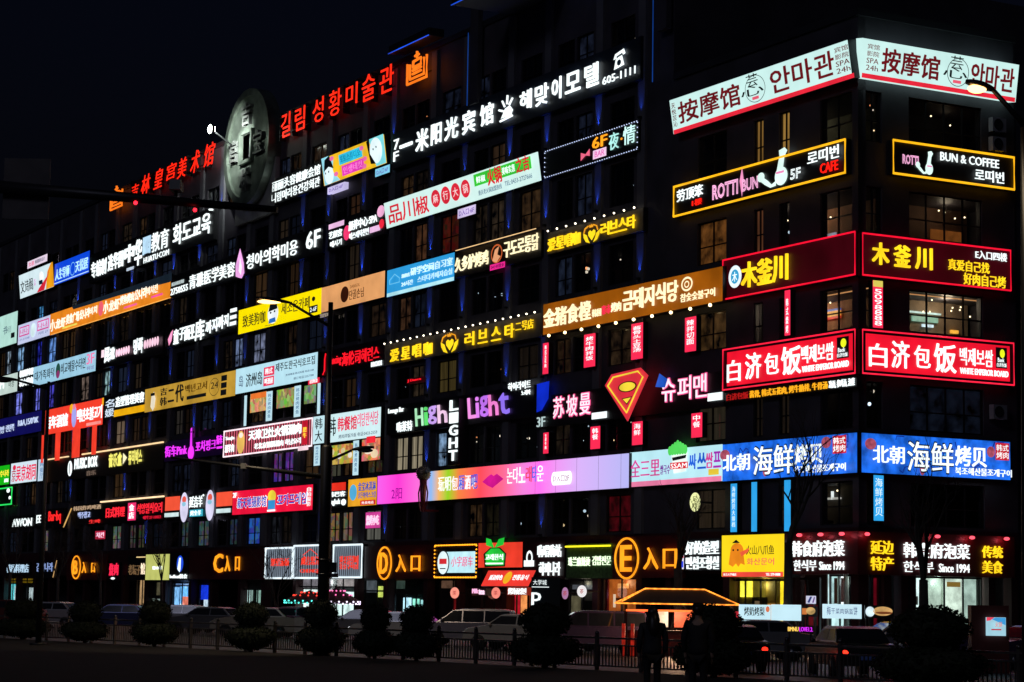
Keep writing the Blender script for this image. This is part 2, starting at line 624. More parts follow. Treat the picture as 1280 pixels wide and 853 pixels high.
# shop floor band
w = MB(MA)
w.box(-LEN, -S1 - .003, -.06, -.003, 3.52, 5.62, WALL2)
w.box(-S1, .06, -.062, -.003, 3.52, 5.62, WALL2)
w.M = MBF
w.box(-.057, 9.5, -.06, -.003, 3.52, 5.62, WALL2)
part(w, 'shop_band')
# pilasters with a small blue uplight on each storey
upl = []
nup = 0
BLUE = (.03, .10, 1.0)
for i, s in enumerate(pil):
    mb = MB(MA)
    mb.box(-s - .36, -s + .36, -.17, -.004, 5.63, TOP_A - .2, paint((.12, .12, .135), .6, 0, .15, .8))
    p = part(mb, 'pilaster')
    if s < 118:
        for r in range(0, 7):
            if r < 2 and rnd.random() < .75 or rnd.random() < .22: continue
            z = ROWS[r][0] + .05
            if nup < 96:
                fb = MB(MA)
                fb.box(-s - .09, -s + .09, -.36, -.175, z - .14, z - .02, FRAME)
                part(fb, 'uplight', p)
                nup += 1
            L = lamp('SPOT', MA @ Vector((-s, -.30, z + .03)), rnd.uniform(110, 260) * (1 + s / 90), BLUE, BLD, spot_size=R(40), spot_blend=1.0, shadow_soft_size=.05)
            L.rotation_euler = (MA.to_3x3() @ Vector((0, .07, 1))).to_track_quat('-Z', 'Y').to_euler()
# corner piers of the roof storey with thin blue tubes
for s in (16.0, 37.05):
    mb = MB(MA)
    mb.box(-s - .5, -s + .5, -.5, -.18, 32.2, 43, WALL)
    part(mb, 'roof_pier')
BT1 = em('#1a4fb0', .45, .5, .4)
for s, z0, z1 in ((16.75, 29.5, 34.5), (37.75, 32.2, 36.8)):
    mb = MB(MA)
    mb.tube([(-s, -.53, z0), (-s, -.53, z1)], .03, BT1, 5)
    part(mb, 'light_tube')
mb = MB(MA)                                              # projecting roof canopies edged with blue tubes
cb = MB(MA)
BT2 = em('#1d5cff', .75, .6, .5)
for s0, s1, z, o, full in ((26.5, 33.0, 36.9, 4.2, 1), (41.8, 47.6, 37.45, 1.2, 0)):
    mb.box(-s1, -s0, -o, -.13, z, z + .5, paint((.010, .010, .012), .6))
    e = [(-s0, -.15), (-s0, -o - .03), (-s1, -o - .03)]
    cb.tube([(t, y, z) for t, y in (e if full else e[1:])], .035, BT2, 5)
    if full: cb.tube([(-s0, -.15, z + .48), (-s0, -o * .6, z + .48)], .03, BT2, 5)
part(mb, 'roof_canopy')
part(cb, 'light_tube')

# ------------------------------------------------------------------ windows
LITS = [  # picture point on the window -> how it is lit
    (948, 168, ('#b98a45', .4, 'curtain')), (981, 160, ('#d0a050', .5, 'curtain')), (958, 272, ('#9a6040', .3, 'curtain')),
    (500, 388, ('#6a4830', .25, 'room')), (524, 292, ('#7a5034', .25, 'room')), (456, 246, ('#6b4a30', .28, 'curtain')), (505, 205, ('#6a3a22', .25, 'room')),
    (440, 262, ('#5c3d28', .25, 'curtain')), (556, 290, ('#7a2c1c', .3, 'goods')), (870, 300, ('#a0642c', .25, 'room')), (700, 440, ('#4a3420', .22, 'room')),
    (770, 425, ('#55402a', .25, 'room')), (830, 415, ('#5a4228', .28, 'room')), (890, 400, ('#6a4c2a', .3, 'room')), (512, 580, ('#b5a88c', .6, 'curtain')),
    (545, 560, ('#8fb2d8', .6, 'room')), (560, 450, ('#6a5a30', .3, 'curtain')), (296, 430, ('#7f93c0', .55, 'room')), (328, 425, ('#8a93b5', .5, 'room')),
    (378, 415, ('#4c3c3a', .22, 'room')), (425, 665, ('#b08a70', .5, 'goods')), (442, 665, ('#8c8670', .4, 'curtain')), (320, 665, ('#3a6cd0', .7, 'goods')),
    (466, 650, ('#8a8a80', .35, 'curtain')), (340, 660, ('#30343c', .25, 'room')), (296, 660, ('#44506a', .4, 'goods')), (258, 660, ('#6a7480', .45, 'goods')),
    (228, 660, ('#5a6a70', .4, 'goods')), (170, 660, ('#706860', .35, 'goods')), (110, 665, ('#76746c', .4, 'goods')), (60, 668, ('#8a8a86', .5, 'goods')),
    (25, 665, ('#7a8a90', .5, 'goods')), (147, 665, ('#8c9488', .5, 'goods')), (43, 508, ('#7a80ff', .8, 'room')), (18, 510, ('#8890ff', .8, 'room')), (58, 500, ('#5550e0', .7, 'room')),
    (22, 450, ('#8fc0f0', .7, 'room')), (8, 450, ('#a8c0d8', .6, 'room')), (47, 437, ('#3038d0', .6, 'room')), (62, 435, ('#6fa0f0', .7, 'room')),
    (50, 382, ('#4fa0e0', .7, 'room')), (92, 372, ('#8a8a8c', .4, 'room')), (136, 472, ('#a8d4d8', .7, 'room')), (105, 478, ('#9a8478', .45, 'room')),
    (330, 570, ('#30203a', .5, 'goods')), (352, 565, ('#8a50c0', .5, 'goods')), (150, 560, ('#a08870', .4, 'curtain')), (420, 595, ('#6a6a58', .35, 'curtain')),
    (860, 530, ('#806a40', .35, 'curtain')), (905, 520, ('#504838', .25, 'curtain')), (455, 560, ('#705a38', .3, 'goods')), (760, 650, ('#5a0812', .4, 'room')),
    (610, 645, ('#3a3420', .2, 'room')), (225, 505, ('#504a44', .3, 'curtain')), (12, 560, ('#303850', .3, 'room')), (640, 420, ('#2a241c', .2, 'room')),
]
def window_mesh(face, t0, t1, z0, z1, pane_mat, fb, pb):
    y0 = .14
    e = .07
    for a, b, c, d in ((t0, t1, z0, z0 + e), (t0, t1, z1 - e, z1), (t0, t0 + e, z0 + e, z1 - e), (t1 - e, t1, z0 + e, z1 - e)):
        fb.box(a, b, y0 - .05, y0 + .05, c, d, FRAME)
    n = max(2, round((t1 - t0) / 1.1))
    zm = z0 + (z1 - z0) * .42
    for i in range(1, n):
        x = t0 + (t1 - t0) * i / n
        fb.box(x - .03, x + .03, y0 - .04, y0 + .04, z0 + e, z1 - e, FRAME)
    fb.box(t0 + e, t1 - e, y0 - .035, y0 + .035, zm - .03, zm + .03, FRAME)
    pb.box(t0 + .02, t1 - .02, y0 + .055, y0 + .07, z0 + .02, z1 - .02, pane_mat)
def light_of(face, t0, t1, z0, z1):
    for px, py, spec in LITS:
        if face == 'A':
            t, z = onface('A', px, py)
            if t0 - .35 <= t <= t1 + .35 and z0 - .5 <= z <= z1 + .5: return lit_room(*spec)
    return None
ROOMS = {('B', 2), ('C', 2), ('B', 4), ('B', 3), ('C', 3), ('C', 0), ('B0', 2), ('B0', 3), ('B0', 0), ('C', 4)}
def win_key(face, t0, t1, row):
    r = ROWS.index(row)
    if face == 'B': return ('B0' if t0 < 2 else 'B', r)
    if t0 > -3: return ('C', r)
    return None
order = sorted(wins, key=lambda q: (q[0] != 'B' and q[1] < -2.95, -q[1]))
ff, fp = MB(MA), MB(MA)
for i, (face, t0, t1, row) in enumerate(order):
    z0, z1 = row
    mat = light_of(face, t0, t1, z0, z1)
    key = win_key(face, t0, t1, row)
    if key in ROOMS: mat = glass()
    elif mat is None:
        u = rnd.random()
        mat = glass() if u < .6 else lit_room(rnd.choice(['#3a2a1c', '#20283a', '#4a3520', '#33291e', '#1c2233']), rnd.uniform(.2, .6).__round__(1), rnd.choice(['room', 'curtain']))
    if i < 98:
        fb, pb = MB(MA if face == 'A' else MBF), MB(MA if face == 'A' else MBF)
        window_mesh(face, t0, t1, z0, z1, mat, fb, pb)
        f = part(fb, 'window')
        part(pb, 'pane', f)
        if mat is glass() and key not in ROOMS and rnd.random() < .5:      # a dark room with a lamp or two left on
            M = MA if face == 'A' else MBF
            lb = MB(M)
            v = (FI[face] @ CAMP)
            for q in range(rnd.choice((1, 1, 2, 3))):
                g = Vector((rnd.uniform(t0 + .2, t1 - .2), .2, rnd.uniform(z0 + .5, z1 - .15)))
                d = (g - v).normalized()
                w = g + d * (rnd.uniform(.5, 2.6) / d.y)
                if w.z < z1 + .04: lb.sphere(w, rnd.choice((.04, .05, .09)), em(rnd.choice(('#ffd8a0', '#ffe8d0', '#d8ecff', '#ff9a60')), rnd.choice((1.2, 2.5)), 0), 6, 4)
            if lb.f: part(lb, 'ceiling_lamp', f)
    else:
        window_mesh(face, t0, t1, z0, z1, mat, ff, fp)
fo = tag(part(ff, 'far_windows'), kind='stuff')
tag(part(fp, 'far_panes', fo), kind='stuff')
# rooms seen through the clear corner windows: ceiling battens, a lit board, tables
def room(M, t0, t1, z0, z1, warm, boards, k=1.0, dots=4, see=(0, 1), pw=26, lift=.3, bat=0):
    """a room along the front; `see` is the stretch of its back wall one sees through the slanting window"""
    m = MB(M)
    m.box(t0, t1, 3.1, 3.2, z0 - .3, z1 + .2, paint(warm, .8, 0, .3, 1.0))
    W = t1 - t0
    for i in range(bat):
        y = 1.3 + .8 * i
        m.box(t0, t1, y, y + .05, z1 + .0, z1 + .045, em('#ffb070', .8 * k))
    for a, b, c, d, col, kk in boards:
        a, b = see[0] + (see[1] - see[0]) * a, see[0] + (see[1] - see[0]) * b
        m.box(t0 + W * a, t0 + W * b, 2.95, 3.05, z0 + (z1 - z0) * (c * .8 + lift), min(z1 + .15, z0 + (z1 - z0) * (d * .8 + lift)), em(col, kk, .3, 3))
    for i in range(dots):
        m.sphere((t0 + W * rnd.uniform(see[0], see[1]), rnd.uniform(1.2, 2.8), z1 - rnd.uniform(.1, .7)), .045, em('#ffe0b0', 4, 0), 6, 4)
    for i in range(4):
        x = t0 + W * (see[0] + (see[1] - see[0]) * (.1 + .25 * i))
        m.box(x - .3, x + .3, 2.0, 2.6, z0 - .25, z0 + .35, paint((.12, .06, .04), .6))
    part(m, 'room_interior')
    lamp('POINT', M @ Vector((t0 + W * (see[0] + see[1]) / 2, 1.9, z1 - .25)), pw * k, (1.0, .74, .5), BLD, shadow_soft_size=.3)
SA, SB = (.06, .46), (.2, 1.0)
r = ROWS[2]
room(MA, -9, -.4, *r, (.35, .16, .08), [(.05, .95, .45, .62, '#f0a040', 1.0), (.05, .95, .62, .68, '#4a70d0', .9), (.05, .95, .38, .45, '#e84030', .9), (.2, .4, 0, .2, '#c08060', .5)], 1.0, 6, SA, 110, bat=1)
room(MBF, 3.25, 9.2, *r, (.26, .19, .13), [(0, .62, .52, .57, '#cfe8e0', 1.2), (.03, .1, .3, .5, '#c8e8e0', .9), (.25, .58, .27, .45, '#9cc8b0', .8), (.38, .52, .12, .2, '#e0f4ff', 1.3), (.75, .85, 0, .1, '#ffb040', 1.4)], .9, 12, SB, 95, bat=1)
r = ROWS[3]
room(MA, -9, -.4, *r, (.22, .10, .05), [(.05, .3, 0, .18, '#b8b8d0', .8), (.5, .85, 0, .2, '#b8b8d0', .6)], .5, 11, SA, 110)
room(MBF, 3.25, 9.2, *r, (.14, .07, .04), [(.5, .9, 0, .3, '#a05824', .5)], .3, 4, SB, 60)
r = ROWS[4]
room(MA, -9, -.4, *r, (.12, .14, .11), [], .3, 4, SA, 60)
room(MBF, 3.25, 9.2, *r, (.05, .05, .06), [(.62, .9, 0, .08, '#e08030', .5)], .05, 2, SB, 20)
r = ROWS[0]
room(MA, -9, -.4, *r, (.08, .07, .06), [(.3, .33, .3, .7, '#e8e0d0', 1.0), (.6, .95, .5, .56, '#d8d0c8', .9), (.75, .78, .5, .75, '#f0f0f0', 1.2)], .14, 10, SA, 60)
# ------------------------------------------------------------------ signs on the corner block
W_ = '#eefcff'
WH = em('#f4ffff', 1.25)
MINT = em('#cff5f0', .98, .05)
YEL = em('#ffd21e', 1.25)
AMB = em('#ff9c1e', 1.3)
REDN = em('#ff1c10', 1.25)
DKRED = em('#74161e', .8)
INK = em('#15181c', .6)
def stacked(s, x0, x1, f0, f1, lines, mat, bold=.01):
    n = len(lines)
    h = (f1 - f0) / n
    for i, l in enumerate(lines):
        s.t(l, x0, x1, f0 + (i + .1) * h, f0 + (i + .85) * h, mat, bold, .01)
def massage(s, c):
    s.rect(c['r'][0], c['r'][1], .88, 1.0, em('#e8283c', 1.0))
    s.t('按摩馆', *c['a'], .16, .76, DKRED, .04, .02, gap=.1)
    s.t('안마관', *c['b'], .14, .76, DKRED, .035, .02, gap=.14)
    x0, x1 = c['e']
    s.ell(x0 + 4, x1, .1, .84, INK, ring=.03)
    s.t('芸', x0 + 7, x1 - 8, .05, .4, INK, 0, .01)
    s.t('心', x0 - 1, x1 - 2, .36, .64, INK, 0, .01)
    s.rect(x0 + 12, x1 - 9, .68, .76, em('#f06078'))
    stacked(s, *c['s'], .1, .82, ['宾馆', '影院', 'SPA', '24h'], DKRED)
s = Sign('massage_sign', 'mint white lightbox with dark red massage hall characters, left of the roof corner', (842, 124, 167), (1065, 48, 95.5), lean=9, cat='sign', out=.5).panel(MINT)
massage(s, {'r': (843, 1068), 'a': (852, 928), 'b': (967, 1046), 'e': (931, 960), 's': (1049, 1066)})
s.t('天悦芸沁', 845, 850, .12, .82, DKRED, 0, .01, stack=True)
s.done()
s = Sign('massage_sign', 'mint white lightbox with dark red massage hall characters, behind the lit street lamp head', (1080, 47, 94.5), (1269, 81, 127), 'B', lean=9, out=.5).panel(MINT, ext=(-.3, 0))
massage(s, {'r': (1077, 1268), 'a': (1100, 1171), 'b': (1211, 1264), 'e': (1177, 1208), 's': (1080, 1095)})
s.done()
def chef(s, x0, x1, f0, f1):
    m = em('#dffcf4', 1.1)
    w, h = x1 - x0, f1 - f0
    P = lambda q: [(x0 + a * w, f0 + b * h) for a, b in q]
    s.ell(x0 + .55 * w, x0 + w, f0 + .5 * h, f1, m)
    s.poly(P([(.62, .6), (.72, .2), (.70, .05), (.9, .0), (1.0, .1), (.9, .25), (.84, .6)]), m)
    s.poly(P([(.08, .62), (.3, .78), (.45, .92), (.6, .85), (.6, .98), (.4, 1.0), (.2, .88), (0, .72)]), m)
    s.ell(x0 - .05 * w, x0 + .2 * w, f0 + .52 * h, f0 + .78 * h, m)
    s.rect(x0 + .62 * w, x0 + .9 * w, f0 + .62 * h, f0 + .68 * h, em('#f08ac0', 1.0))
s = Sign('cafe_sign', 'black cafe sign edged in yellow neon with a white chef figure rising above its top', (843, 232, 271), (1058, 175, 218), cat='sign').panel(BOARD).border('#ffb818', .06)
s.t('劳顶笨', 847, 879, .16, .54, WH, .02).t('1楼', 866, 878, .6, .8, REDN, .02)
s.t('ROTTI', 891, 923, .3, .78, em('#ffb4e0', 1.1), 0, .03, outline=.035).t('BUN', 928, 948, .38, .76, em('#ffb4e0', 1.1), 0, .03, outline=.035)
s.poly([(925, .4), (928, 0), (930, .4), (928, .9)], '#ff9ccc')
chef(s, 950, 985, -.25, .86)
s.t('5F', 990, 1003, .48, .8, WH, 0, .03, outline=.03).t('로띠번', 1012, 1051, .12, .5, WH, .02).t('CAFE', 1028, 1050, .56, .85, REDN, .02)
s.done()
s = Sign('cafe_sign', 'black coffee sign edged in yellow neon on the short side of the corner block', (1115, 174, 218), (1267, 197, 238), 'B').panel(BOARD).border('#ffb818', .06)
s.t('ROTTI', 1128, 1148, .38, .66, em('#ffb4e0', 1.1), 0, .03, outline=.03)
chef(s, 1145, 1166, .18, .88)
s.t('BUN & COFFEE', 1174, 1247, .17, .42, WH, .015).t('로띠번', 1217, 1253, .52, .86, WH, .02)
s.done()
MAROON = em('#4a0512', .55, .35, .35)
s = Sign('grill_sign', 'dark maroon sign with red glowing rim, round blue logo and yellow characters', (904, 323, 373), (1070, 291, 347)).panel(MAROON).border('#f01030', .045)
s.ell(911, 927, .2, .75, em('#e8f4ff', 1.1)).ell(914, 924, .3, .65, em('#3aa8d8', .9)).t('木', 916, 922, .36, .6, WH, .01, .01)
s.t('木釜川', 929, 986, .2, .8, YEL, .03, .1, gap=.06)
s.done()
s = Sign('grill_sign', 'dark maroon sign with red glowing rim and two rows of small yellow slogans', (1077, 290.5, 344), (1263, 313, 365), 'B').panel(MAROON).border('#f01030', .045)
s.t('木釜川', 1090, 1164, .2, .7, YEL, .03, .1, gap=.35).t('E入口四楼', 1219, 1258, .1, .3, WH, .015)
s.t('真爱自己找', 1185, 1236, .38, .64, YEL, .02).t('好肉自己烤', 1204, 1256, .67, .95, YEL, .02)
s.done()
def baekje(s, c):
    s.rect(c['r'][0], c['r'][1], .09, .91, em('#f0142e', 1.0))
    for ch, (a, b), (u, v) in zip('白济包饭', c['h'], ((.3, .82), (.2, .8), (.26, .76), (.18, .82))):
        s.t(ch, a, b, u, v, WH, .02, .05)
    s.t('백제보쌈', *c['k'], .22, .62, WH, .006).t('WHITE EMPEROR BOARD', *c['w'], .68, .82, WH, .0)
    a, b = c['e']
    s.rect(a, b, .14, .62, em('#0c0c0c', .5)).ell(a + 5, b - 3, .18, .38, em('#e8f020', 1.1)).t('白济包饭', a + 1, b - 1, .5, .59, WH, .01, .01).t('Baek', a + 2, b - 4, .38, .48, WH, .01, .01)
NAVYRIM = paint('#1a1030', .4)
s = Sign('rice_sign', 'bright red lightbox with white brush characters above a strip of small amber menu letters', (904, 437, 489), (1070, 411, 467)).panel(NAVYRIM).border('#ff2040', .04)
baekje(s, {'r': (909, 1066), 'h': ((910, 926), (933, 952), (957, 974), (978, 1002)), 'k': (1003, 1043), 'w': (1004, 1062), 'e': (1047, 1062)})
s.done()
s = Sign('rice_sign', 'bright red lightbox with white brush characters, below the window with a lit pale green board', (1077, 411, 468), (1267, 429, 482), 'B').panel(NAVYRIM).border('#ff2040', .04)
baekje(s, {'r': (1082, 1262), 'h': ((1086, 1108), (1114, 1136), (1142, 1162), (1167, 1194)), 'k': (1199, 1240), 'w': (1199, 1259), 'e': (1244, 1258)})
s.done()
s = Sign('menu_strip', 'long thin strip of small amber and white menu letters under the red rice lightbox', (906, 492, 504), (1071, 470, 483)).panel(BOARD)
s.t('白济包饭', 909, 936, .15, .85, em('#b01818', .9), .02)
s.t('酱骨, 韩式五花肉, 烤牛肋排, 牛骨汤', 938, 1035, .12, .88, em('#ffb020', 1.1), .02).t('冷面, 参鸡汤, 泡菜', 1037, 1069, .12, .88, WH, .02)
s.done()
BLUEP = em('#1c68e2', .95, .5, 1.8)
def north(s, c):
    g = random.Random(int(c['a'][0]))
    for i in range(11):                                  # painted twigs and pale drifts behind the characters
        x, f = g.uniform(c['a'][0] - 2, c['k'][1]), g.uniform(.0, .9)
        q = [(x, f)]
        for k in range(4): q.append((min(c['k'][1], q[-1][0] + g.uniform(1, 6)), max(.04, min(.95, q[-1][1] + g.uniform(-.2, .16)))))
        s.stroke(q, em('#0a2890', .8), .025)
        if i % 3 == 0: s.poly([(x - 4, f * .8 + .1), (x + 3, f * .8 + .04), (x + 5, f * .8 + .12), (x - 1, f * .8 + .2)], em('#3f98f4', .95))
    s.lay += 10
    for i, (x, f, rr) in enumerate(c['dots']):
        s.ell(x - rr, x + rr, f - .14, f + .14, em('#c05a70', .7, .4, 5))
    s.t('北朝', *c['a'], .3, .74, WH, .03)
    s.t('海鲜', *c['b'], .14, .92, em('#0a1030', .6), .05, .01)
    s.t('海鲜', *c['b'], .16, .9, WH, .012, .04)
    s.t('烤贝', *c['c'], .2, .7, WH, .03)
    s.rect(*c['s'], .06, .5, em('#d82838', .9)).t('韩式', c['s'][0] + 1, c['s'][1] - 1, .1, .27, WH, .01, .01).t('烤肉', c['s'][0] + 1, c['s'][1] - 1, .29, .46, WH, .01, .01)
    s.t('북조해산물조개구이', *c['k'], .74, .93, WH, .01)
s = Sign('seafood_sign', 'bright blue seafood lightbox with white outlined characters on the long front', (903, 555, 601), (1071, 541, 593)).panel(BLUEP)
north(s, {'dots': ((909, .3, 6), (1036, .2, 6), (960, .8, 3)), 'a': (908, 941), 'b': (946, 996), 'c': (998, 1032), 's': (1045, 1062), 'k': (997, 1062)})
s.done()
s = Sign('seafood_sign', 'bright blue seafood lightbox with white outlined characters on the short front', (1077, 541, 591), (1263, 552, 601), 'B').panel(BLUEP)
north(s, {'dots': ((1086, .28, 7), (1236, .3, 5), (1150, .85, 3)), 'a': (1088, 1127), 'b': (1131, 1188), 'c': (1191, 1229), 's': (1241, 1258), 'k': (1190, 1260)})
s.done()
BB = em('#2fa8f0', .95, .1)
for L, Rr, f, lb, tx in (((913, 604.5, 666), (921, 604, 665.5), 'A', 'narrow lit blue banner with white characters, leftmost under the blue seafood lightbox', '海鲜烤贝大排档'),
                         ((939, 602.5, 665.5), (946, 602, 665), 'A', 'plain narrow lit blue banner, middle of three under the blue seafood lightbox', ''),
                         ((980, 600, 665), (988, 599.5, 664.5), 'A', 'plain lit blue banner crossed by bare twigs, nearest the corner window', ''),
                         ((1092, 593.5, 651.5), (1105, 594, 652), 'B', 'lit blue banner round the corner on the short front, crossed by twigs', '海鲜烤贝')):
    s = Sign('banner', lb, L, Rr, f, 'banner', group='blue banners under the seafood lightbox').panel(BB)
    if tx: s.t(tx, L[0] + 2, Rr[0] - 2, .06, .9, em('#d8f0ff', 1.1), .01, .01, stack=True)
    s.done()
PINKR = em('#ff2c54', 1.0, .08)
for L, Rr, f, lb, tx in (((980.5, 363, 420.5), (987.5, 362, 419.5), 'A', 'narrow red lit banner with white characters left of the bright corner window', '韩式烧烤'),
                         ((1091, 350, 410), (1104, 351, 411), 'B', 'red lit banner with a phone number and pale yellow top, between the corner windows', '5098888')):
    s = Sign('banner', lb, L, Rr, f, 'banner').panel(PINKR)
    if f == 'B': s.rect(1091.5, 1103.5, .01, .14, em('#e8d860', .9))
    s.t(tx, L[0] + 2, Rr[0] - 2, .18, .95, WH, .01, .01, stack=True)
    s.done()
# shop floor of the corner
s = Sign('pickle_shop_sign', 'maroon shop board with only white pickle shop letters, beside the yellow octopus lightbox', (983, 667, 720), (1072, 663.5, 716), out=.5).panel(BOARDM)
s.t('韩食府泡菜', 991, 1056, .2, .58, WH, .022, .08).t('한식부', 993, 1021, .66, .92, WH, .018).t('Since 1994', 1025, 1056, .7, .9, WH, .012)
for x in (1000, 1028, 1056): s.ell(x - 3, x + 3, .02, .1, em('#ff5060', 2.0, 0), .06)
s.done()
s = Sign('pickle_shop_sign', 'long maroon shop board with white letters between two yellow four character blocks', (1075, 663.5, 716), (1268, 672, 725), 'B', out=.5).panel(BOARDM)
s.t('延边', 1088, 1116, .2, .52, YEL, .02, .08).t('特产', 1088, 1116, .58, .9, YEL, .02, .08)
s.t('韩食府泡菜', 1129, 1211, .22, .58, WH, .022, .08).t('한식부', 1129, 1166, .66, .92, WH, .018).t('Since 1994', 1173, 1211, .7, .9, WH, .012)
s.t('传统', 1227, 1252, .24, .53, YEL, .02, .08).t('美食', 1227, 1252, .6, .9, YEL, .02, .08)
for x in (1083, 1170, 1212, 1254): s.ell(x - 3, x + 3, .02, .1, em('#ff5060', 2.0, 0), .06)
s.done()
for f, px, py in (('A', 1000, 672), ('A', 1028, 671), ('A', 1056, 670), ('B', 1083, 669), ('B', 1170, 672), ('B', 1212, 674), ('B', 1254, 676)):
    t, z = onface(f, px, py, .8)
    lamp('POINT', FM[f] @ Vector((t, -.8, z)), 3.0, (1, .12, .16), shadow_soft_size=.04)

# ------------------------------------------------------------------ shop floor of the long block
s = Sign('octopus_sign', 'bright yellow square lightbox with an orange octopus and black characters', (902, 669, 722), (980, 667, 721), out=.9).panel(em('#ffdc1e', 1.0, .05))
s.rect(903, 979, .88, .995, em('#f04a3c', 1.0)).t('火山八爪鱼', 933, 968, .26, .48, INK, .015, .01).t('화산문어', 934, 968, .56, .72, em('#f0405a', 1), .02, .01)
s.t('延吉大学城店', 905, 921, .91, .97, WH, .01, .01).t('TEL 279-0888', 958, 976, .91, .97, WH, .01, .01)
OR = em('#f08a1e', .95)
s.ell(914, 930, .2, .56, OR).poly([(914, .4), (930, .4), (932, .72), (927, .68), (924, .76), (921, .68), (917, .76), (912, .7)], OR)
s.poly([(926, .42), (938, .32), (936, .42), (928, .52)], em('#f0603c', 1)).ell(917, 919, .34, .39, INK).ell(923, 925, .34, .39, INK).poly([(917, .2), (922, .12), (927, .2)], INK)
s.done()
s = Sign('barber_sign', 'black board with two rows of thick white characters left of the yellow octopus lightbox', (852, 674, 714), (901, 672.5, 713)).panel(BOARD)
s.t('好的造型', 858, 899, .08, .5, WH, .03, .08).t('민섬조형실', 859, 899, .56, .96, WH, .03, .08)
s.rect(853, 855, .4, .95, em('#e8e8ff', 1)).rect(853, 855, .5, .6, em('#e02020', 1)).rect(853, 855, .7, .9, em('#2040e0', 1))
s.done()
def entrance(lb, L, Rr, ch, ring, chx, inx, fy=(.08, .98)):
    s = Sign('entrance_sign', lb, L, Rr, cat='sign', group='orange neon entrance signs').panel(BOARDM)
    if ring: s.ell(*ring, fy[0] - .06, fy[1] + .06, AMB, .06, ring=.1)
    a, b = fy
    s.t(ch, *chx, a + .14, b - .14, AMB, .03, .08)
    m = (inx[0] + inx[1]) / 2
    s.t('入', inx[0], m - 3, a + .2, b - .18, AMB, .012, .08).t('口', m + 4, inx[1], a + .24, b - .2, AMB, .012, .08)
    s.done()
entrance('maroon wall board with orange neon letter E in a ring and entrance characters', (763, 671, 723), (851, 669.5, 722), 'E', (769, 799), (778, 791), (807, 848))
entrance('maroon wall board with orange neon letter D in a ring and entrance characters', (456, 683, 724), (543, 681, 723), 'D', (472, 490), (477, 486), (497, 527))
entrance('maroon wall board with orange neon letter C and entrance characters but no ring', (237, 690, 725), (331, 685, 724), 'C', None, (268, 279), (282, 300), (.0, .9))
entrance('maroon wall board with orange neon letter B in a ring, behind bare trees', (84, 694, 726), (134, 692, 725), 'B', (90, 101), (93, 98), (104, 120), (.1, .9))
s = Sign('shop_sign', 'moss green shop panel with a glowing yellow tube along its top and white characters', (708, 680, 725), (766, 679, 722)).panel(paint((.05, .12, .03), .7, 0, .5, 6), FRAME)
s.bar(709, 765, .08, em('#f0e020', 1.6, 0), .05, .12).t('珠兰麻辣烫', 711, 738, .38, .64, em('#e8ffd8', 1.4), .02).t('김밥전문', 741, 764, .36, .62, em('#e8ffd8', 1.4), .02)
s.done()
s = Sign('shop_sign', 'maroon shop board with white skewer shop characters and a round white doorbell emblem', (655, 677, 725), (706, 676, 724)).panel(paint((.05, .012, .016), .5))
s.t('嗨唱嗨站', 673, 702, .1, .42, WH, .012, .08).t('하피나라', 675, 701, .55, .9, WH, .012, .08)
s.ell(658, 666, .24, .62, WH, ring=.14).rect(655.5, 668, .5, .66, WH).poly([(660, .78), (664, .78), (662, .88)], WH)
s.done()
s = Sign('shop_sign', 'red shop board with a green knotted bag standing on it', (598, 679, 711), (653, 677, 709)).panel(em('#f4402c', .95))
GR = em('#22c83c', 1.0)
s.poly([(606, .9), (604.5, .45), (613, .2), (625, .2), (633, .45), (631.5, .95), (606, .98)], em('#0c2a10', .4)).poly([(608, .9), (607, .45), (614, .24), (624, .24), (631, .45), (630, .9)], GR)
s.poly([(618, .22), (608, .1), (608, -.18), (614, -.12)], GR).poly([(619, .22), (630, .1), (631, -.18), (624, -.12)], GR)
s.t('고래한식', 608, 630, .46, .7, WH, .02).rect(608, 630, .8, .86, WH)
s.done()
s = Sign('awning_sign', 'slanted red awning with white text and a yellow ear of wheat below the green bag', (601, 712, 735), (660, 710, 733), out=.9, depth=.1, lean=-28).panel(em('#f03a30', .95))
s.t('延边特色', 607, 623, .3, .62, WH, .02, .02).t('전통음식', 636, 655, .3, .62, WH, .02, .02).ell(625, 634, .1, .85, em('#f0b020', 1))
s.done()
s = Sign('noodle_sign', 'dark shop sign edged with orange bulbs, round logo and pink script on pale blue', (544, 682, 724), (597, 679, 722)).panel(BOARD)
s.bulbs(26, em('#ffa020', 2.2, 0), .05, sides=True, dy=.05)
s.rect(556, 594, .22, .84, em('#c2f0fa', 1)).ell(546.5, 562, .16, .92, em('#101820', .4)).ell(547.5, 561, .2, .88, em('#e8fcff', 1.1)).rect(550, 559, .42, .58, em('#e03038', 1)).rect(551, 558, .7, .73, INK)
s.t('小宇原车', 565, 592, .36, .66, em('#f06090', 1), 0, .02, skew=.15)
s.done()
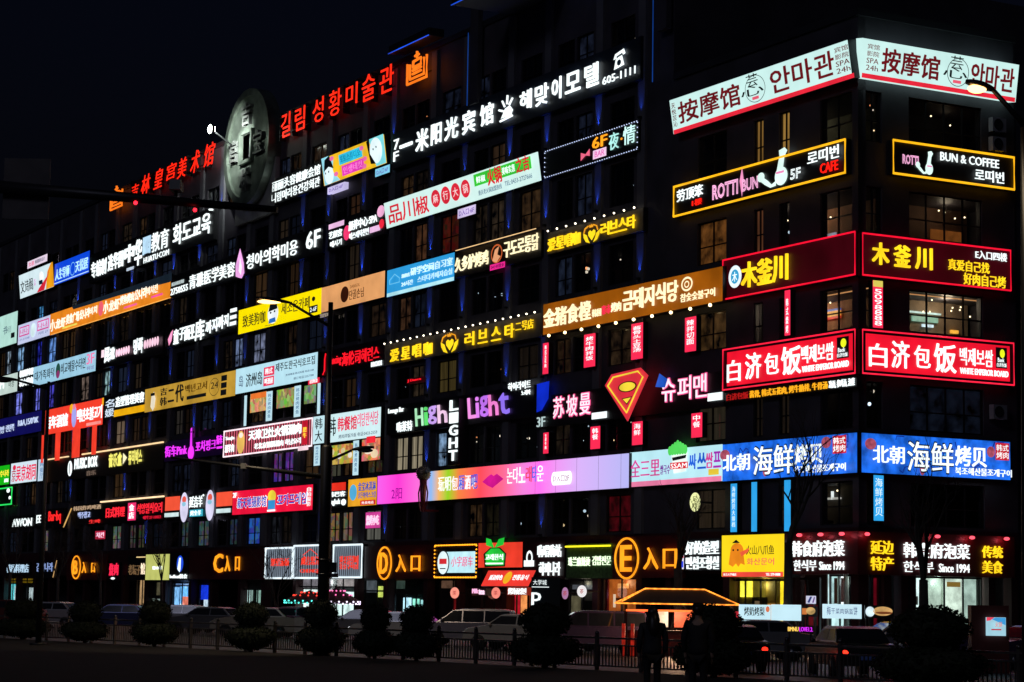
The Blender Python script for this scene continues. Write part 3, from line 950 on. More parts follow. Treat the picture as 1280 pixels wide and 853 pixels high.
for L, Rr, tx, lb in (((333, 685.5, 724), (367, 684, 723), '聚星汤饭', 'first white framed ribbed panel with red letters, seen through bare twigs'),
                      ((368.5, 682, 723.5), (408, 681, 723), '成吉思汗', 'white framed ribbed panel with a red roof outline over its letters'),
                      ((418, 681.5, 723), (454, 680, 722), '원조닭갈비', 'white framed ribbed panel with two rows of red letters beside the lamp post')):
    s = Sign('shop_sign', lb, L, Rr, group='ribbed panels beside the D entrance')
    s.panel(paint((.3, .34, .36), .5))
    w = s.W
    for i in range(14): s.pm.box(w * (i + .3) / 14, w * (i + .6) / 14, -s.d - .03, -s.d, .05, s.H - .05, em('#8a98a8', .75, .1))
    s.border(em('#e8f8ff', 1.2), .07)
    m = (L[0] + Rr[0]) / 2
    s.t(tx, m - 11, m + 12, .34, .6, em('#f03a28', 1.05), .03, .06)
    if 'roof' in lb: s.stroke([(m - 9, .3), (m, .12), (m + 9, .3)], em('#f03a28', 1.05)).t('CHENGJI', m - 12, m + 12, .72, .86, em('#f03a28', 1), .02, .06)
    if 'two rows' in lb: s.t('숯불구이집', m - 11, m + 12, .6, .74, em('#f03a28', 1), .03, .06)
    s.done()
s = Sign('shop_sign', 'small black sign with a blue and white bottle and a line of white letters', (213, 691, 726), (236, 690, 725)).panel(BOARD)
s.ell(221, 229, .12, .7, em('#2050e0', 1)).poly([(222, .6), (224, .2), (226, .2), (226, .6), (225, .72)], em('#e8fcff', 1.2)).t('bellcat韩食', 213.5, 235, .78, .94, WH, .03)
s.done()
s = Sign('shop_sign', 'pale lime square lightbox with small white letters behind a bare tree', (182.5, 693.5, 726), (212, 692, 725)).panel(em('#c8cc70', .9, .12))
s.t('蜜の茶', 191, 203, .46, .6, WH, .03)
s.done()
s = Sign('shop_sign', 'dark board with brown letters and one bright white character left of the lime lightbox', (160, 696, 726), (182, 694.5, 725)).panel(BOARD)
s.t('老坛子', 161, 176, .36, .78, em('#8a6a48', .7), .01).t('馆', 176.5, 181.5, .3, .76, em('#ffe8c8', 1.2), .02).bar(171, 182, .05, em('#f0d090', 1.1))
s.done()
s = Sign('shop_sign', 'small pink red two character sign with a white dot below it', (136, 703, 726), (149, 702, 725)).panel(BOARD)
s.t('烧', 137, 142, .1, .75, em('#ff2850', 1.1), .03).t('肉', 143.5, 148, .08, .72, em('#ff2850', 1.1), .03).ell(139, 144, .84, .96, WH)
s.done()
s = Sign('shop_sign', 'black board with pale blue characters, first at the far end of the shop floor', (7, 704, 719), (37, 702.5, 717.5)).panel(BOARD)
s.t('韩国料理店', 9, 36, .15, .85, em('#b8d8f0', 1.0), .03)
s.done()
s = Sign('shop_sign', 'black board with dim blue white letters and a golden slash, seen through branches', (44, 702, 724), (72, 700, 722)).panel(BOARD)
s.t('김밥나라', 46, 66, .12, .62, em('#90a8e0', .9), .02).stroke([(67, .95), (71, .0)], em('#e0b070', 1))
s.done()

# ------------------------------------------------------------------ first row over the shops
s = Sign('led_screen', 'long rainbow LED screen shifting from magenta through orange to pale lilac', (472, 594.5, 632), (786, 567, 609), cat='screen', out=.5)
Wd = s.W
stops = [(0, '#f060e8'), (.10, '#ff38d0'), (.20, '#ff70d8'), (.25, '#88b8f0'), (.285, '#f0b060'), (.325, '#90d020'), (.37, '#f08040'), (.46, '#ff4a58'), (.55, '#ff6890'), (.63, '#f080d8'), (.69, '#ff70ec'), (.76, '#e898f0'), (.84, '#d4b0f4'), (1, '#b4b4f0')]
s.panel(ramp_em(stops, 1.08, Wd))
s.t('2阳', 490, 503, .48, .86, em('#a010a0', .8), .01, .01)
for ch, x0, x1, c in (('玩', 548, 556, '#f8fff0'), ('明', 557, 564, '#f8fff0'), ('包', 565, 573, '#ffe8f0'), ('厢', 574, 581, '#4060e0'), ('酒', 582, 589, '#f8f8ff'), ('吧', 590, 598, '#3050c8')):
    s.t(ch, x0, x1, .24, .7, em(c, 1.1), .02, .02)
    s.t(ch, x0 + 1, x1 - 3, .34, .7, em('#ffffff', 1.1), .01, .01)
s.poly([(604, .5), (611, .34), (615, .28), (618, .34), (622, .28), (625, .34), (630.5, .46), (622, .62), (617, .72), (611, .64)], em('#d81890', .9))
for ch, x0, x1, c in (('논', 635, 642, '#ffffff'), ('다', 643, 649, '#ffffff'), ('노', 650, 658, '#ffffff'), ('래', 659, 666, '#f04060'), ('타', 667, 672, '#3060e0'), ('운', 673, 681, '#ffffff')):
    s.t(ch, x0, x1, .14, .62, em(c, 1.1), .025, .02)
s.ell(691, 697, .38, .78, WH).ell(711, 717, .38, .78, WH).rect(694, 714, .38, .78, WH).t('D入口2F', 694, 714, .48, .68, em('#c060a0', .8), .01, .01)
for i in (27, 30, 33, 36, 39):
    s.bm.box(Wd * i / 40 - .007, Wd * i / 40 + .007, -s.d - .006, -s.d + .0, 0.02, s.H - .02, paint((.2, .17, .22), .5))
s.done()
mic = empty('microphone_sculpture', FM['A'] @ Matrix.Translation((onface('A', 529, 610, 1.3)[0], -1.3, onface('A', 529, 640, 1.3)[1])), 'dark giant microphone sculpture with a mesh ball head standing before the rainbow screen', 'sculpture')
mb = MB(); zt = onface('A', 529, 592, 1.3)[1] - onface('A', 529, 640, 1.3)[1]
DK = paint((.16, .02, .04), .35, .2)
mb.tube([(0, 0, 0), (0, 0, zt * .3), (0, 0, zt - .3)], [.12, .17, .24], DK, 12)
mb.box(-.25, .25, .1, .98, .02, .14, DK)
mb.build('handle', mic)
mb = MB()
g = paint((.35, .28, .22), .4, .5)
mb.sphere((0, 0, zt), .44, g, 14, 10)
for i in range(9): mb.tube([(.46 * math.cos(a), .46 * math.sin(a) * math.cos(i * .35), zt + .46 * math.sin(a) * math.sin(i * .35)) for a in [2 * math.pi * q / 20 for q in range(20)]], .025, STEEL, 4, closed=True)
mb.build('mesh_ball', mic)
mb = MB()
for sx in (-1, 1): mb.tube([(sx * .3, 0, zt - .5), (sx * .62, 0, zt - 1.2), (sx * .5, 0, zt - 1.9), (sx * .3, 0, zt - 2.3)], .05, DK, 6)
mb.build('cable', mic)
s = Sign('food_sign', 'pale cyan lightbox with pink characters, a cooking pot and many coloured letters', (787, 567, 609), (903, 553.5, 602.5)).panel(em('#bdeef8', .98, .05))
s.rect(788, 902, .85, .99, em('#f080a8', .95)).t('全三里', 789, 825, .24, .72, em('#d84098', .95), .02, .03)
s.t('쌀국수', 826, 838, .44, .7, em('#8030a0', .9), .02, .02)
for ch, x0, x1, c in (('싸', 862, 871, '#2060d8'), ('쓰', 873, 883, '#2060d8'), ('쌈', 883, 892, '#e040a0'), ('프', 893, 902, '#b030c0')): s.t(ch, x0, x1, .2, .62, em(c, .95), .03, .03)
s.poly([(840, .2), (860, .14), (858, .66), (843, .7)], em('#f4fff8', 1)).poly([(841, .26), (859, .21), (858, .3), (842, .35)], INK).rect(839, 861, .4, .58, em('#e02838', .95)).t('SSAM', 840, 860, .43, .56, WH, .02, .01)
for a in range(7):
    x = 839 + a * 3.4
    s.ell(x - 2.5, x + 2.8, -.06 - .05 * (3 - abs(a - 3)), .2, em('#58e060', .95))
s.rect(889, 902, .66, .82, em('#f0d040', .9))
s.done()
s = Sign('icecream_sign', 'amber lightbox with blue characters and a red strip left of the rainbow screen', (435.5, 600, 634), (471, 596, 631.5)).panel(em('#f0a828', .95))
s.ell(437, 446, .2, .78, em('#58b8e8', .9)).t('金宝冰淇淋', 448, 470, .14, .46, em('#2050c0', .9), .02, .02).t('골든아이스크림', 448, 470, .5, .72, em('#2050c0', .9), .02, .02).rect(451, 470, .8, .97, em('#e03028', .95)).t('外卖电话', 453, 468, .84, .94, WH, .02, .01)
s.done()
s = Sign('bakery_sign', 'small black sign with a red and white logo and white letters beside the lamp post', (410.5, 603, 636), (434.5, 601, 634)).panel(BOARD)
s.rect(412, 432, .05, .35, em('#e83020', .95)).t('韩巴客', 412, 432, .38, .58, WH, .03).t('Bingbak', 411, 426, .66, .92, WH, .03).ell(427, 433, .68, .92, WH)
s.done()
s = Sign('film_sign', 'wide red lightbox with thick blue characters and a small yellow figure in the middle', (291, 615, 644), (391, 604.5, 638)).panel(em('#f0143c', .98))
for k, (tx, a, b) in enumerate((('新天地摄影馆', 297, 333), ('포카프레임', 347, 383))):
    s.t(tx, a - .5, b + .5, .29, .74, WH, .05, .02, skew=.1).t(tx, a, b, .3, .73, em('#1838c8', .9), .035, .02, skew=.1)
s.ell(335, 345, .1, .6, em('#f0d840', .95)).rect(335.5, 344.5, .5, .86, em('#3898d8', .9)).rect(335, 345, .88, .95, WH).t('自拍摄影', 384.5, 389.5, .1, .85, WH, .02, .01, stack=True).t('2F', 292.5, 297, .08, .28, WH, .02)
s.done()
ORR = em('#ff5a3c', .9, .1)
s = Sign('lamb_sign', 'black board with thick white characters between two orange red panels and two tall ovals', (206, 622, 650), (291, 613, 642.5)).panel(BOARD)
s.rect(206.5, 225, .02, .64, ORR).rect(270.5, 290.5, .02, .62, ORR).rect(206.5, 224, .74, .92, em('#d0e8e8', 1)).rect(271, 289, .72, .9, em('#d0e8e8', 1))
for a, b in ((226, 236), (258.5, 269)): s.ell(a, b, -.12, 1.2, em('#dcd8f4', 1)).ell(a + 2.5, b - 2.5, .05, .35, em('#f06050', .9)).ell(a + 2.5, b - 2.5, .3, .5, em('#98d0e8', .9))
s.t('延吉羊', 239, 255, .1, .58, WH, .03).ell(254.5, 257, .04, .14, WH).rect(239.5, 256, .68, .98, em('#38b8d0', .9)).t('烤全羊', 241, 254, .72, .94, WH, .02)
s.done()
s = Sign('sushi_sign', 'black board with red characters around a pink square, lit by a warm bar on top', (126.5, 629, 656), (205, 620.5, 648.5)).panel(BOARD)
s.bar(126, 205, -.02, em('#ffd8a8', 1.4), .07).t('日式料理', 133, 156, .28, .74, em('#ff2838', 1.1), .03).rect(160, 170, .14, .94, em('#f03070', 1)).t('食店', 162, 168, .2, .88, WH, .03, stack=True)
s.t('석양일식요리', 172, 203, .22, .68, em('#ff2838', 1.1), .02).t('예약 27-10022', 180, 202, .78, .94, em('#d01830', 1), .03)
s.done()
s = Sign('bar_sign', 'small black board with beige, blue white and red lines of text', (91, 632, 657), (126, 629, 655)).panel(BOARD)
s.t('韩国炸鸡啤酒', 92, 126, .06, .28, em('#c8a888', .8), .02).t('맥주창고', 98, 113, .36, .68, em('#b0c0f0', 1), .02).t('生啤', 112, 126, .78, .96, em('#f03030', 1), .02).stroke([(81, 1.05), (90, .15)], em('#d8a860', 1), .06)
s.done()
s = Sign('bar_sign', 'black board with a scrawled red script at the far end of the first row', (58, 637, 661), (80, 635, 659)).panel(BOARD)
s.t('Bar·bq', 61, 76, .12, .8, em('#ff2828', 1.1), .02)
s.done()
s = Sign('bar_sign', 'black board with large white cropped letters at the far left end', (12, 646, 662), (56, 642, 658)).panel(BOARD)
s.t('AWON', 16, 40, .25, .85, WH, .04).t('田', 46, 53, .1, .7, WH, .04)
s.done()

# ------------------------------------------------------------------ second row
s = Sign('bar_sign', 'dark board with pink outlined letters and 3F behind a red shield', (668, 497, 532), (905, 464, 512)).panel(BOARD)
PKO = em('#ff8cc0', 1.1)
def pinkish(tx, x0, x1, f0, f1):
    n = len(tx)
    for i, ch in enumerate(tx):
        a, b = x0 + (x1 - x0) * i / n + .6, x0 + (x1 - x0) * (i + 1) / n - 3
        s.t(ch, a, b, f0, f1, em('#ff5a98', 1.0), .06, .03).t(ch, a, b, f0 + .01, f1 - .01, em('#ffe4f0', 1.15), 0, .06)
pinkish('苏坡曼', 692, 742, .08, .76)
pinkish('슈퍼맨', 828, 888, .0, .68)
s.t('3F', 673, 683, .66, .98, em('#c0d8d8', .9), .01)
s.rect(741, 760, .74, .94, WH).rect(886, 904.5, .6, .82, WH)
s.poly([(672.5, -.42), (688, -.46), (687, .1), (679, .45), (672.5, .5)], em('#1030d8', .8, .2)).poly([(821, .2), (826, -.18), (836, .02), (833, .26)], em('#1860d8', .7, .3))
s.done()
s = Sign('shield_sign', 'large red five sided shield with plain yellow shapes inside, above a small red banner', (757, 467, 528), (811, 460.5, 522), out=.75, cat='sign')
RS = em('#e0303f', .92, .1)
BK = em('#2a0a0c', .3)
s.poly([(757, .24), (765, .03), (801, -.02), (810.5, .16), (785.5, 1.03)], RS, .05)
Y_ = em('#f4d83c', .98)
s.stroke([(761.5, .26), (768, .1), (799, .05), (805.5, .18), (785.5, .86), (761.5, .26)], Y_, .045)
s.ell(774, 797, .22, .44, BK).ell(775.5, 795.5, .24, .42, Y_).poly([(779, .56), (792, .54), (785.5, .7)], BK).poly([(780.5, .575), (790.5, .56), (785.5, .67)], Y_)
s.done()
s = Sign('lounge_sign', 'dark board with purple and green playful Latin letters', (484, 506, 541), (668, 484, 524)).panel(BOARD)
s.t('Lounge Bar', 486, 505, .08, .3, WH, .01).t('嗨莱特', 497, 516, .6, .95, WH, .02)
for ch, a, b, c in (('H', 521, 530, '#b0f0c0'), ('i', 532, 536, '#60e070'), ('g', 537, 547, '#c8a0f0'), ('h', 549, 560, '#f0c8e8')): s.t(ch, a, b, .22, .82, em(c, 1.05), .03, .05, skew=-.15)
for ch, a, b, c in (('L', 587, 596, '#f090e0'), ('i', 597, 600, '#e080f0'), ('g', 602, 612, '#c070f0'), ('h', 613, 624, '#f080d0'), ('t', 626, 638, '#9070f0')): s.t(ch, a, b, .14, .8, em(c, 1.05), .03, .05, skew=-.15)
s.t('하이라이트', 636, 664, -.16, .1, WH, .012).t('노래바', 653, 664, .14, .3, WH, .01)
s.done()
s = Sign('blade_sign', 'tall narrow vertical sign of white block letters before the lounge letters', (561, 500, 583), (574, 498, 580), out=.7).panel(BOARD)
for i, ch in enumerate('LIGHT'): s.t(ch, 562.5, 572.5, .02 + .19 * i, .17 + .19 * i, WH, .05, .06)
s.done()
REDB = (((678.5, 429, 468.5), (685.5, 428, 467.5), '韩式五花肉', 'narrowest upper red banner, at the left end under the orange restaurant board'), ((730, 418, 460), (744, 416.5, 458.5), '烤牛肉拌饭', 'upper red banner second from the left under the orange board'),
        ((789, 405, 450.5), (803.5, 402.5, 448.5), '酱骨头土豆汤', 'upper red banner above the red shield sign'), ((856, 397, 441), (870, 395, 439), '辣拌切面', 'upper red banner nearest the corner under the orange board'),
        ((679, 541, 568), (685.5, 540, 567), '生拌牛肉', 'narrowest lower red banner below the 3F letters'), ((738, 533.5, 562.5), (750, 532, 561), '韩餐', 'lower red banner left of the tip of the shield'),
        ((790, 527.5, 557.5), (803, 526, 556), '海鲜', 'lower red banner just right of the tip of the shield'), ((864, 517, 548.5), (877.5, 515, 546.5), '中餐', 'lower red banner nearest the blue seafood lightbox'))
for L, Rr, tx, lb in REDB:
    s = Sign('banner', lb, L, Rr, cat='banner', group='small red lit banners between the windows').panel(PINKR)
    s.t(tx, L[0] + 2.4, Rr[0] - 2.4, .08, .8 if len(tx) > 2 else .6, WH, .015, .01, stack=True)
    s.done()
s = Sign('korean_food_sign', 'white lightbox with black brush character, red Chinese and pink Korean letters', (410, 518.5, 553), (476, 508.5, 547)).panel(em('#d4f2f6', .98, .05))
s.t('韩', 411, 420, .12, .78, INK, .01, .02).t('韩餐馆', 422.5, 446, .16, .64, em('#e83050', .95), .03, .02).t('리당한식당', 447, 473, .12, .58, em('#f05080', .95), .01, .02).t('烤肉拌饭冷面 电话:0433-2559', 424, 472, .76, .9, em('#607080', .8), .01, .01)
s.done()
s = Sign('korean_food_sign', 'narrow white lightbox with two black brush characters left of the dark lamp post', (391.5, 521, 556), (405.5, 519, 554)).panel(em('#c8ecf4', .95, .05))
s.t('韩大', 394, 403, .06, .94, INK, .01, .02, stack=True)
s.done()
for L, Rr, c, lb in (((411.5, 557, 582), (441, 554, 579), '#c8a850', 'lit photo panel of yellow and green dishes'), ((452.5, 549.5, 577), (475, 547, 575), '#e08868', 'photo panel of a white dish with a red tag')):
    s = Sign('food_poster', lb + ' under the white Korean food lightbox', L, Rr, cat='poster').panel(lit_room(c, 1.3, 'goods'))
    if 'red tag' in lb: s.rect(458, 469, -.1, .2, em('#f02838', 1)).ell(455, 466, .3, .7, em('#f4e8d0', 1)).ell(464, 473, .5, .9, em('#f0d8b0', 1))
    else:
        for i in range(6): s.ell(413 + 4.6 * i, 418 + 4.6 * i, .2 + .12 * (i % 3), .5 + .12 * (i % 3), em(['#e8d8a0', '#b8c840', '#f0e8d8'][i % 3], .9))
    s.done()
PB = em('#c4e8f4', .95, .05)
for L, Rr, lb in (((441.5, 551, 595), (448.5, 550, 594), 'white vertical banner hanging by the yellow food photo'), ((392.5, 557, 583), (400, 556, 582), 'short white vertical banner left of the dark lamp post'),
                  ((305.5, 494.5, 533), (308.5, 494, 532.5), 'thinnest white vertical banner at the left end below the pale blue sign'), ((333, 489.5, 527), (340.5, 488.5, 526), 'white vertical banner right of the orange topped window'),
                  ((368, 482.5, 522), (376, 481.5, 521), 'white vertical banner in the middle below the pale blue sign'), ((397, 479, 518), (400.5, 478.5, 517.5), 'thin pale banner at the right end below the pale blue sign')):
    s = Sign('banner', lb, L, Rr, cat='banner', group='white vertical banners').panel(PB)
    if Rr[0] - L[0] > 5: s.t('韩式烤肉烤鱼', L[0] + 2, Rr[0] - 2, .08, .9, em('#4a78a0', .8), .01, .01, stack=True)
    s.done()
for L, Rr, c, lb in (((313, 492, 516.5), (333, 489.5, 513.5), '#e0b070', 'lit menu photo panel with an orange heading'), ((346, 487, 511), (368, 484.5, 508), '#a8b060', 'lit photo panel of green dishes in two windows'), ((380.5, 482, 505.5), (395, 480, 503.5), '#88a878', 'lit photo panel of a green dish with red tag above')):
    s = Sign('food_poster', lb + ' below the pale blue sign', L, Rr, cat='poster').panel(lit_room(c, 1.2, 'goods'))
    if 'orange' in lb: s.rect(313.5, 332.5, .02, .3, em('#f07830', .95))
    if 'red tag' in lb: s.rect(385, 399, -.3, .0, em('#f02848', 1)).t('招牌菜', 387, 397, -.24, -.05, WH, .02, .01)
    s.done()
s = Sign('hotpot_sign', 'white framed maroon sign with pink stripes, a chef figure and white hotpot characters', (281, 538, 570), (391.5, 523.5, 560)).panel(em('#5a0c1a', .7))
for i in range(34):
    x = 283 + i * 3.2
    s.rect(x, x + .9, .05, .95, em('#f07088', .95), .003)
s.border(em('#ffe8f0', 1.2), .06).ell(298.5, 308, .1, .95, em('#f0c060', .95)).ell(301, 306, .16, .36, em('#f8e8d8', 1)).t('天津卫灶火锅涮肉', 314, 379, .14, .5, WH, .05).t('老北京铜锅涮肉 하남요리', 321, 379, .64, .86, WH, .04)
s.rect(380, 387, .08, .92, em('#c81830', .9)).t('肥牛', 382, 386, .3, .7, em('#ffd040', 1), .03, stack=True).t('Tianjin', 285, 296, .25, .42, WH, .04).t('涮羊肉', 285, 296, .55, .85, WH, .04).rect(376, 389, .98, 1.12, em('#f8d8e0', 1))
s.done()
s = Sign('pub_sign', 'violet dark board with magenta neon letters and a pointing hand', (206, 553, 577), (279.5, 541, 569)).panel(em('#1a0830', .35))
MG = em('#f038ff', 1.2)
s.t('街车Pink', 207, 234, .24, .78, MG, .02).t('포차핑크', 245, 270, .22, .72, MG, .015).t('街车', 271, 278, .08, .5, MG, .02).rect(271, 278, .6, .7, MG)
s.ell(235.5, 243, .38, 1.05, MG).poly([(238, .5), (238.3, -.45), (240, -.5), (240.6, .5)], MG)
s.done()
s = Sign('music_bar_sign', 'dark brown board topped by warm light bars, with a white leaf emblem', (58, 574.5, 603), (205, 553, 586.5)).panel(paint((.05, .04, .032), .5, 0, .2, 6))
WB = em('#ffd8a0', 1.2)
s.bar(58, 86, .01, WB, .06).bar(103, 204, .01, WB, .07).stroke([(58.3, .02), (58.3, 1.3)], em('#e0a060', .9), .05)
s.ell(85, 90.5, .2, .84, WH).stroke([(87.8, .3), (87.8, .75)], INK, .03).t('MUSIC BOX', 94, 122, .16, .58, WH, .04).t('音乐', 109, 121, .72, .92, em('#988070', .5), .01)
s.t('音乐盒', 136, 153, .14, .7, em('#f0e870', 1.1), .0, .03, outline=.05).poly([(154, .2), (159, .4), (154, .65)], em('#f8f0c0', 1.1)).t('뮤직박스', 161, 178, .14, .7, em('#f0e870', 1.1), 0, .03, outline=.05)
s.done()
s = Sign('grill_sign', 'orange red lightbox with a small blue figure, standing on orange red posts', (57, 513, 543.5), (129, 497.5, 531.5)).panel(em('#f8402c', .97, .06))
s.rect(127, 129, .0, .28, em('#f8b020', .95)).t('百年酒馆', 58.5, 85, .3, .78, WH, .04).t('백년초불고기', 97, 127.5, .26, .74, WH, .03).ell(87, 92, -.02, .35, em('#f8b020', .95)).ell(90, 96, .08, .9, em('#a8a8f0', .95)).ell(91, 94.5, .0, .22, em('#e888a0', .95)).rect(109, 127, .84, .95, em('#ff9890', 1))
for a, b in ((55.5, 57), (74, 79), (96.5, 105), (122.5, 127)): s.rect(a, b, 1.0, 2.1, em('#f8402c', .95), .1)
s.done()
s = Sign('beauty_sign', 'black board with white beauty salon characters over a solid yellow bar', (131, 497, 524), (181.5, 487, 515)).panel(BOARD)
s.t('名媛', 132, 143, .1, .95, em('#d8e8f8', 1), .02, .03, stack=True).t('造型管理美容', 145, 180, .1, .55, WH, .03).rect(143, 181, .68, .98, em('#f0b010', 1))
s.done()
s = Sign('noodle_sign', 'golden beige lightbox with black characters and 24 in a small oval', (181.5, 486, 515), (294.5, 463.5, 496)).panel(em('#c89c38', .85, .22, .5))
s.t('吉', 201, 209, .12, .42, INK, .02).t('韩', 201, 209, .5, .85, INK, .02).t('二', 211, 218, .25, .75, INK, .03).t('代', 220, 230, .12, .82, INK, .02).t('백년고서', 232, 259, .2, .52, em('#6a4a10', .7), .0).rect(234, 258, .66, .8, INK).t('24', 264, 273, .3, .56, INK, .01, .01).ell(262, 274.5, .15, .85, INK, ring=.04)
for f in (.12, .4, .68): s.rect(277, 284, f, f + .22, INK)
s.poly([(190, .8), (191, .3), (194, .2), (196, .5), (195, .85), (193, 1.0)], em('#f4e8d0', .9)).rect(190, 195, .24, .36, INK)
s.done()
s = Sign('beer_hall_sign', 'pale blue lightbox with black island characters and a pink two line square', (295, 461, 493), (397, 440.5, 474)).panel(em('#bde8f6', .97, .05))
s.t('济州岛', 308, 328, .28, .8, INK, .015, .02).rect(330, 343, .18, .52, em('#f03a60', .95)).rect(330, 343, .56, .9, em('#f03a60', .95)).t('韩式', 332, 341, .23, .46, WH, .02, .01).t('啤酒屋', 331.5, 342, .61, .84, WH, .02, .01).t('제주도한국식호프집', 345, 394, .12, .44, INK, .01, .02).t('炸鸡啤酒 韩式料理 电话2588', 358, 393, .6, .68, em('#607890', .8), 0, .01).t('预订电话:2557788', 368, 393, .78, .88, em('#607890', .8), 0, .01)
s.t('岛', 300, 305, .3, .75, em('#5a7090', .7), 0, .01)
s.done()
s = Sign('tavern_sign', 'black board with red neon script, red Chinese and Korean tavern letters', (402, 439, 470), (481, 425, 460)).panel(BOARD)
RN = em('#ff1828', 1.15)
s.t('海伦司헤런스', 428, 474, .2, .72, RN, .008).t('dancing', 412, 427, .26, .66, RN, .01).stroke([(405, .9), (407, .75), (407, .3), (408, .1)], RN, .05).t('NACHOS', 465, 478, .78, .96, WH, .03)
s.done()

# ------------------------------------------------------------------ third and fourth rows
def loveheart(s, a, b, f0, f1):
    m = em('#ffd820', 1.2)
    P = lambda q: [(a + (b - a) * x, f0 + (f1 - f0) * y) for x, y in q]
    s.poly(P([(.5, .88), (.3, .58), (.3, .4), (.4, .32), (.5, .42), (.6, .32), (.7, .4), (.7, .58)]), m)
    for sx in (0, 1):
        g = lambda q: [((1 - x) if sx else x, y) for x, y in q]
        s.poly(P(g([(.02, .4), (.22, .55), (.3, .8), (.4, 1.0), (.18, .9), (.05, .65)])), m)
        s.stroke(P(g([(.1, .42), (.16, .2), (.34, .1)])), em('#f0a020', 1.1), .04)
    s.poly(P([(.4, .2), (.38, .02), (.45, .1), (.5, 0), (.55, .1), (.62, .02), (.6, .2)]), em('#f0a020', 1.1))
BW = em('#fff0d0', 5.0, 0)
s = Sign('karaoke_sign', 'long black board with yellow letters under round bulbs, left of the orange board', (481, 429, 456), (678, 393.5, 423)).panel(paint((.20, .17, .13), .6))
s.bulbs(22, BW, .055, f=-.02, dy=.25)
s.t('爱星唱咖', 489, 541, .28, .86, YEL, .02, .08, gap=.35)
loveheart(s, 551, 574, .05, .95)
s.t('러브스타', 583, 644, .22, .82, YEL, .02, .08, gap=.5).t('二号店', 646, 668, .2, .6, YEL, .01)
s.done()
s = Sign('karaoke_sign', 'shorter black board with yellow letters under bulbs, right of the roast chicken board', (684, 289, 317), (804, 262, 291)).panel(paint((.20, .17, .13), .6))
s.bulbs(10, BW, .055, f=-.02, dy=.25)
s.t('爱星唱咖', 686, 726, .3, .86, YEL, .02, .08, gap=.12)
loveheart(s, 729, 751, .12, .95)
s.t('러브스타', 753, 796, .24, .8, YEL, .02, .08, gap=.1)
s.done()
s = Sign('pork_restaurant_sign', 'long orange lit board with big cream letters and a ringed pig emblem', (679, 381, 419), (903, 332, 377), out=.55).panel(em('#b8640e', .62, .3, .45), FRAME)  # warm strip light falling on the board is put into its glowing colour
CR = em('#ffefc0', 1.25)
s.t('金猪食樘', 681, 739, .2, .78, CR, .025, .08).t('韩国', 741, 752, .5, .74, CR, .02).t('寨市', 753, 764, .44, .72, em('#f03050', 1.1), .02).t('烤肉', 765, 777, .42, .7, CR, .02).t('금돼지식당', 780, 848, .14, .74, CR, .025, .08)
s.ell(852, 866, .1, .52, CR, ring=.1).ell(856, 862, .22, .42, CR, ring=.06).t('참숯숯불구이', 852, 895, .58, .82, CR, .02)
s.bulbs(10, em('#ffe0a0', 5, 0), .09, f=1.06, dy=.12)
s.done()
s = Sign('study_room_sign', 'sky blue lightbox with a white house outline and white study room letters', (484, 338, 372), (568, 315.5, 351)).panel(em('#2f9fe0', .95, .08))
s.rect(484.5, 567.5, .86, .99, em('#b8eef8', .98)).stroke([(488, .4), (494, .22), (500, .4), (500, .55), (488, .55), (488, .4)], em('#70c8f0', 1), .03).t('研学空间自习室', 514, 566, .16, .44, em('#d0f4ff', 1.05), .02).t('旗舰店', 503, 513, .3, .44, em('#d0f4ff', 1), .01).t('24시간', 503, 517, .58, .76, em('#d0f4ff', 1), 0).t('스터디카페자습실', 523, 566, .54, .76, em('#c0ecff', 1), 0)
s.done()
s = Sign('chicken_sign', 'dark board with cream roast chicken letters, an orange flame ring and a magenta tag', (569, 315, 346), (677, 288.5, 323)).panel(paint((.04, .03, .025), .5))
s.t('久多炉烤鸡', 570, 611, .22, .78, CR, .02, .08).ell(614, 628, .1, .82, em('#d06030', .9), ring=.1).poly([(616, .7), (619, .3), (624, .2), (622, .5), (626, .6), (621, .8)], em('#f0a878', .9)).t('구도로통닭', 631, 674, .1, .72, CR, .02, .08).rect(613.5, 632, .84, 1.06, em('#f02890', 1)).t('24小时营业', 615, 631, .88, 1.02, em('#40104a', .5), .01, .01)
s.bar(575, 675, -.02, em('#ffd090', 1.0), .03, .3)
s.done()
s = Sign('hotpot_sign', 'long white lightbox with red characters, four red discs and a green patch', (484, 253, 287), (677, 189, 223), lean=9).panel(em('#d6f6f0', .98, .05))
RB = em('#e0283c', .95)
s.t('品川椒', 489, 538, .2, .86, RB, .03, .02, gap=.08)
for i, ch in enumerate('麻行大锅'):
    a = 542 + i * 12.6
    s.ell(a, a + 11, .14, .78, RB).t(ch, a + 2.5, a + 8.5, .3, .62, em('#f8e0e0', 1), .0, .01)
s.rect(597, 668, .08, .5, em('#38c838', .95)).t('鲜椒', 600, 611, .18, .42, WH, .02, .01).t('火锅', 614, 631, .06, .62, em('#d81c30', .95), .04, .02).t('美味实惠', 632, 648, .16, .42, WH, .02, .01).t('之吉', 650, 666, .02, .52, em('#d81c30', .95), .04, .02).t('重庆老火锅加盟热线', 601, 630, .68, .86, em('#60809a', .8), 0, .01).t('TEL:0433-2727666', 634, 668, .66, .82, em('#60809a', .8), 0, .01)
s.done()
TAG = em('#d8c8f0', .95)
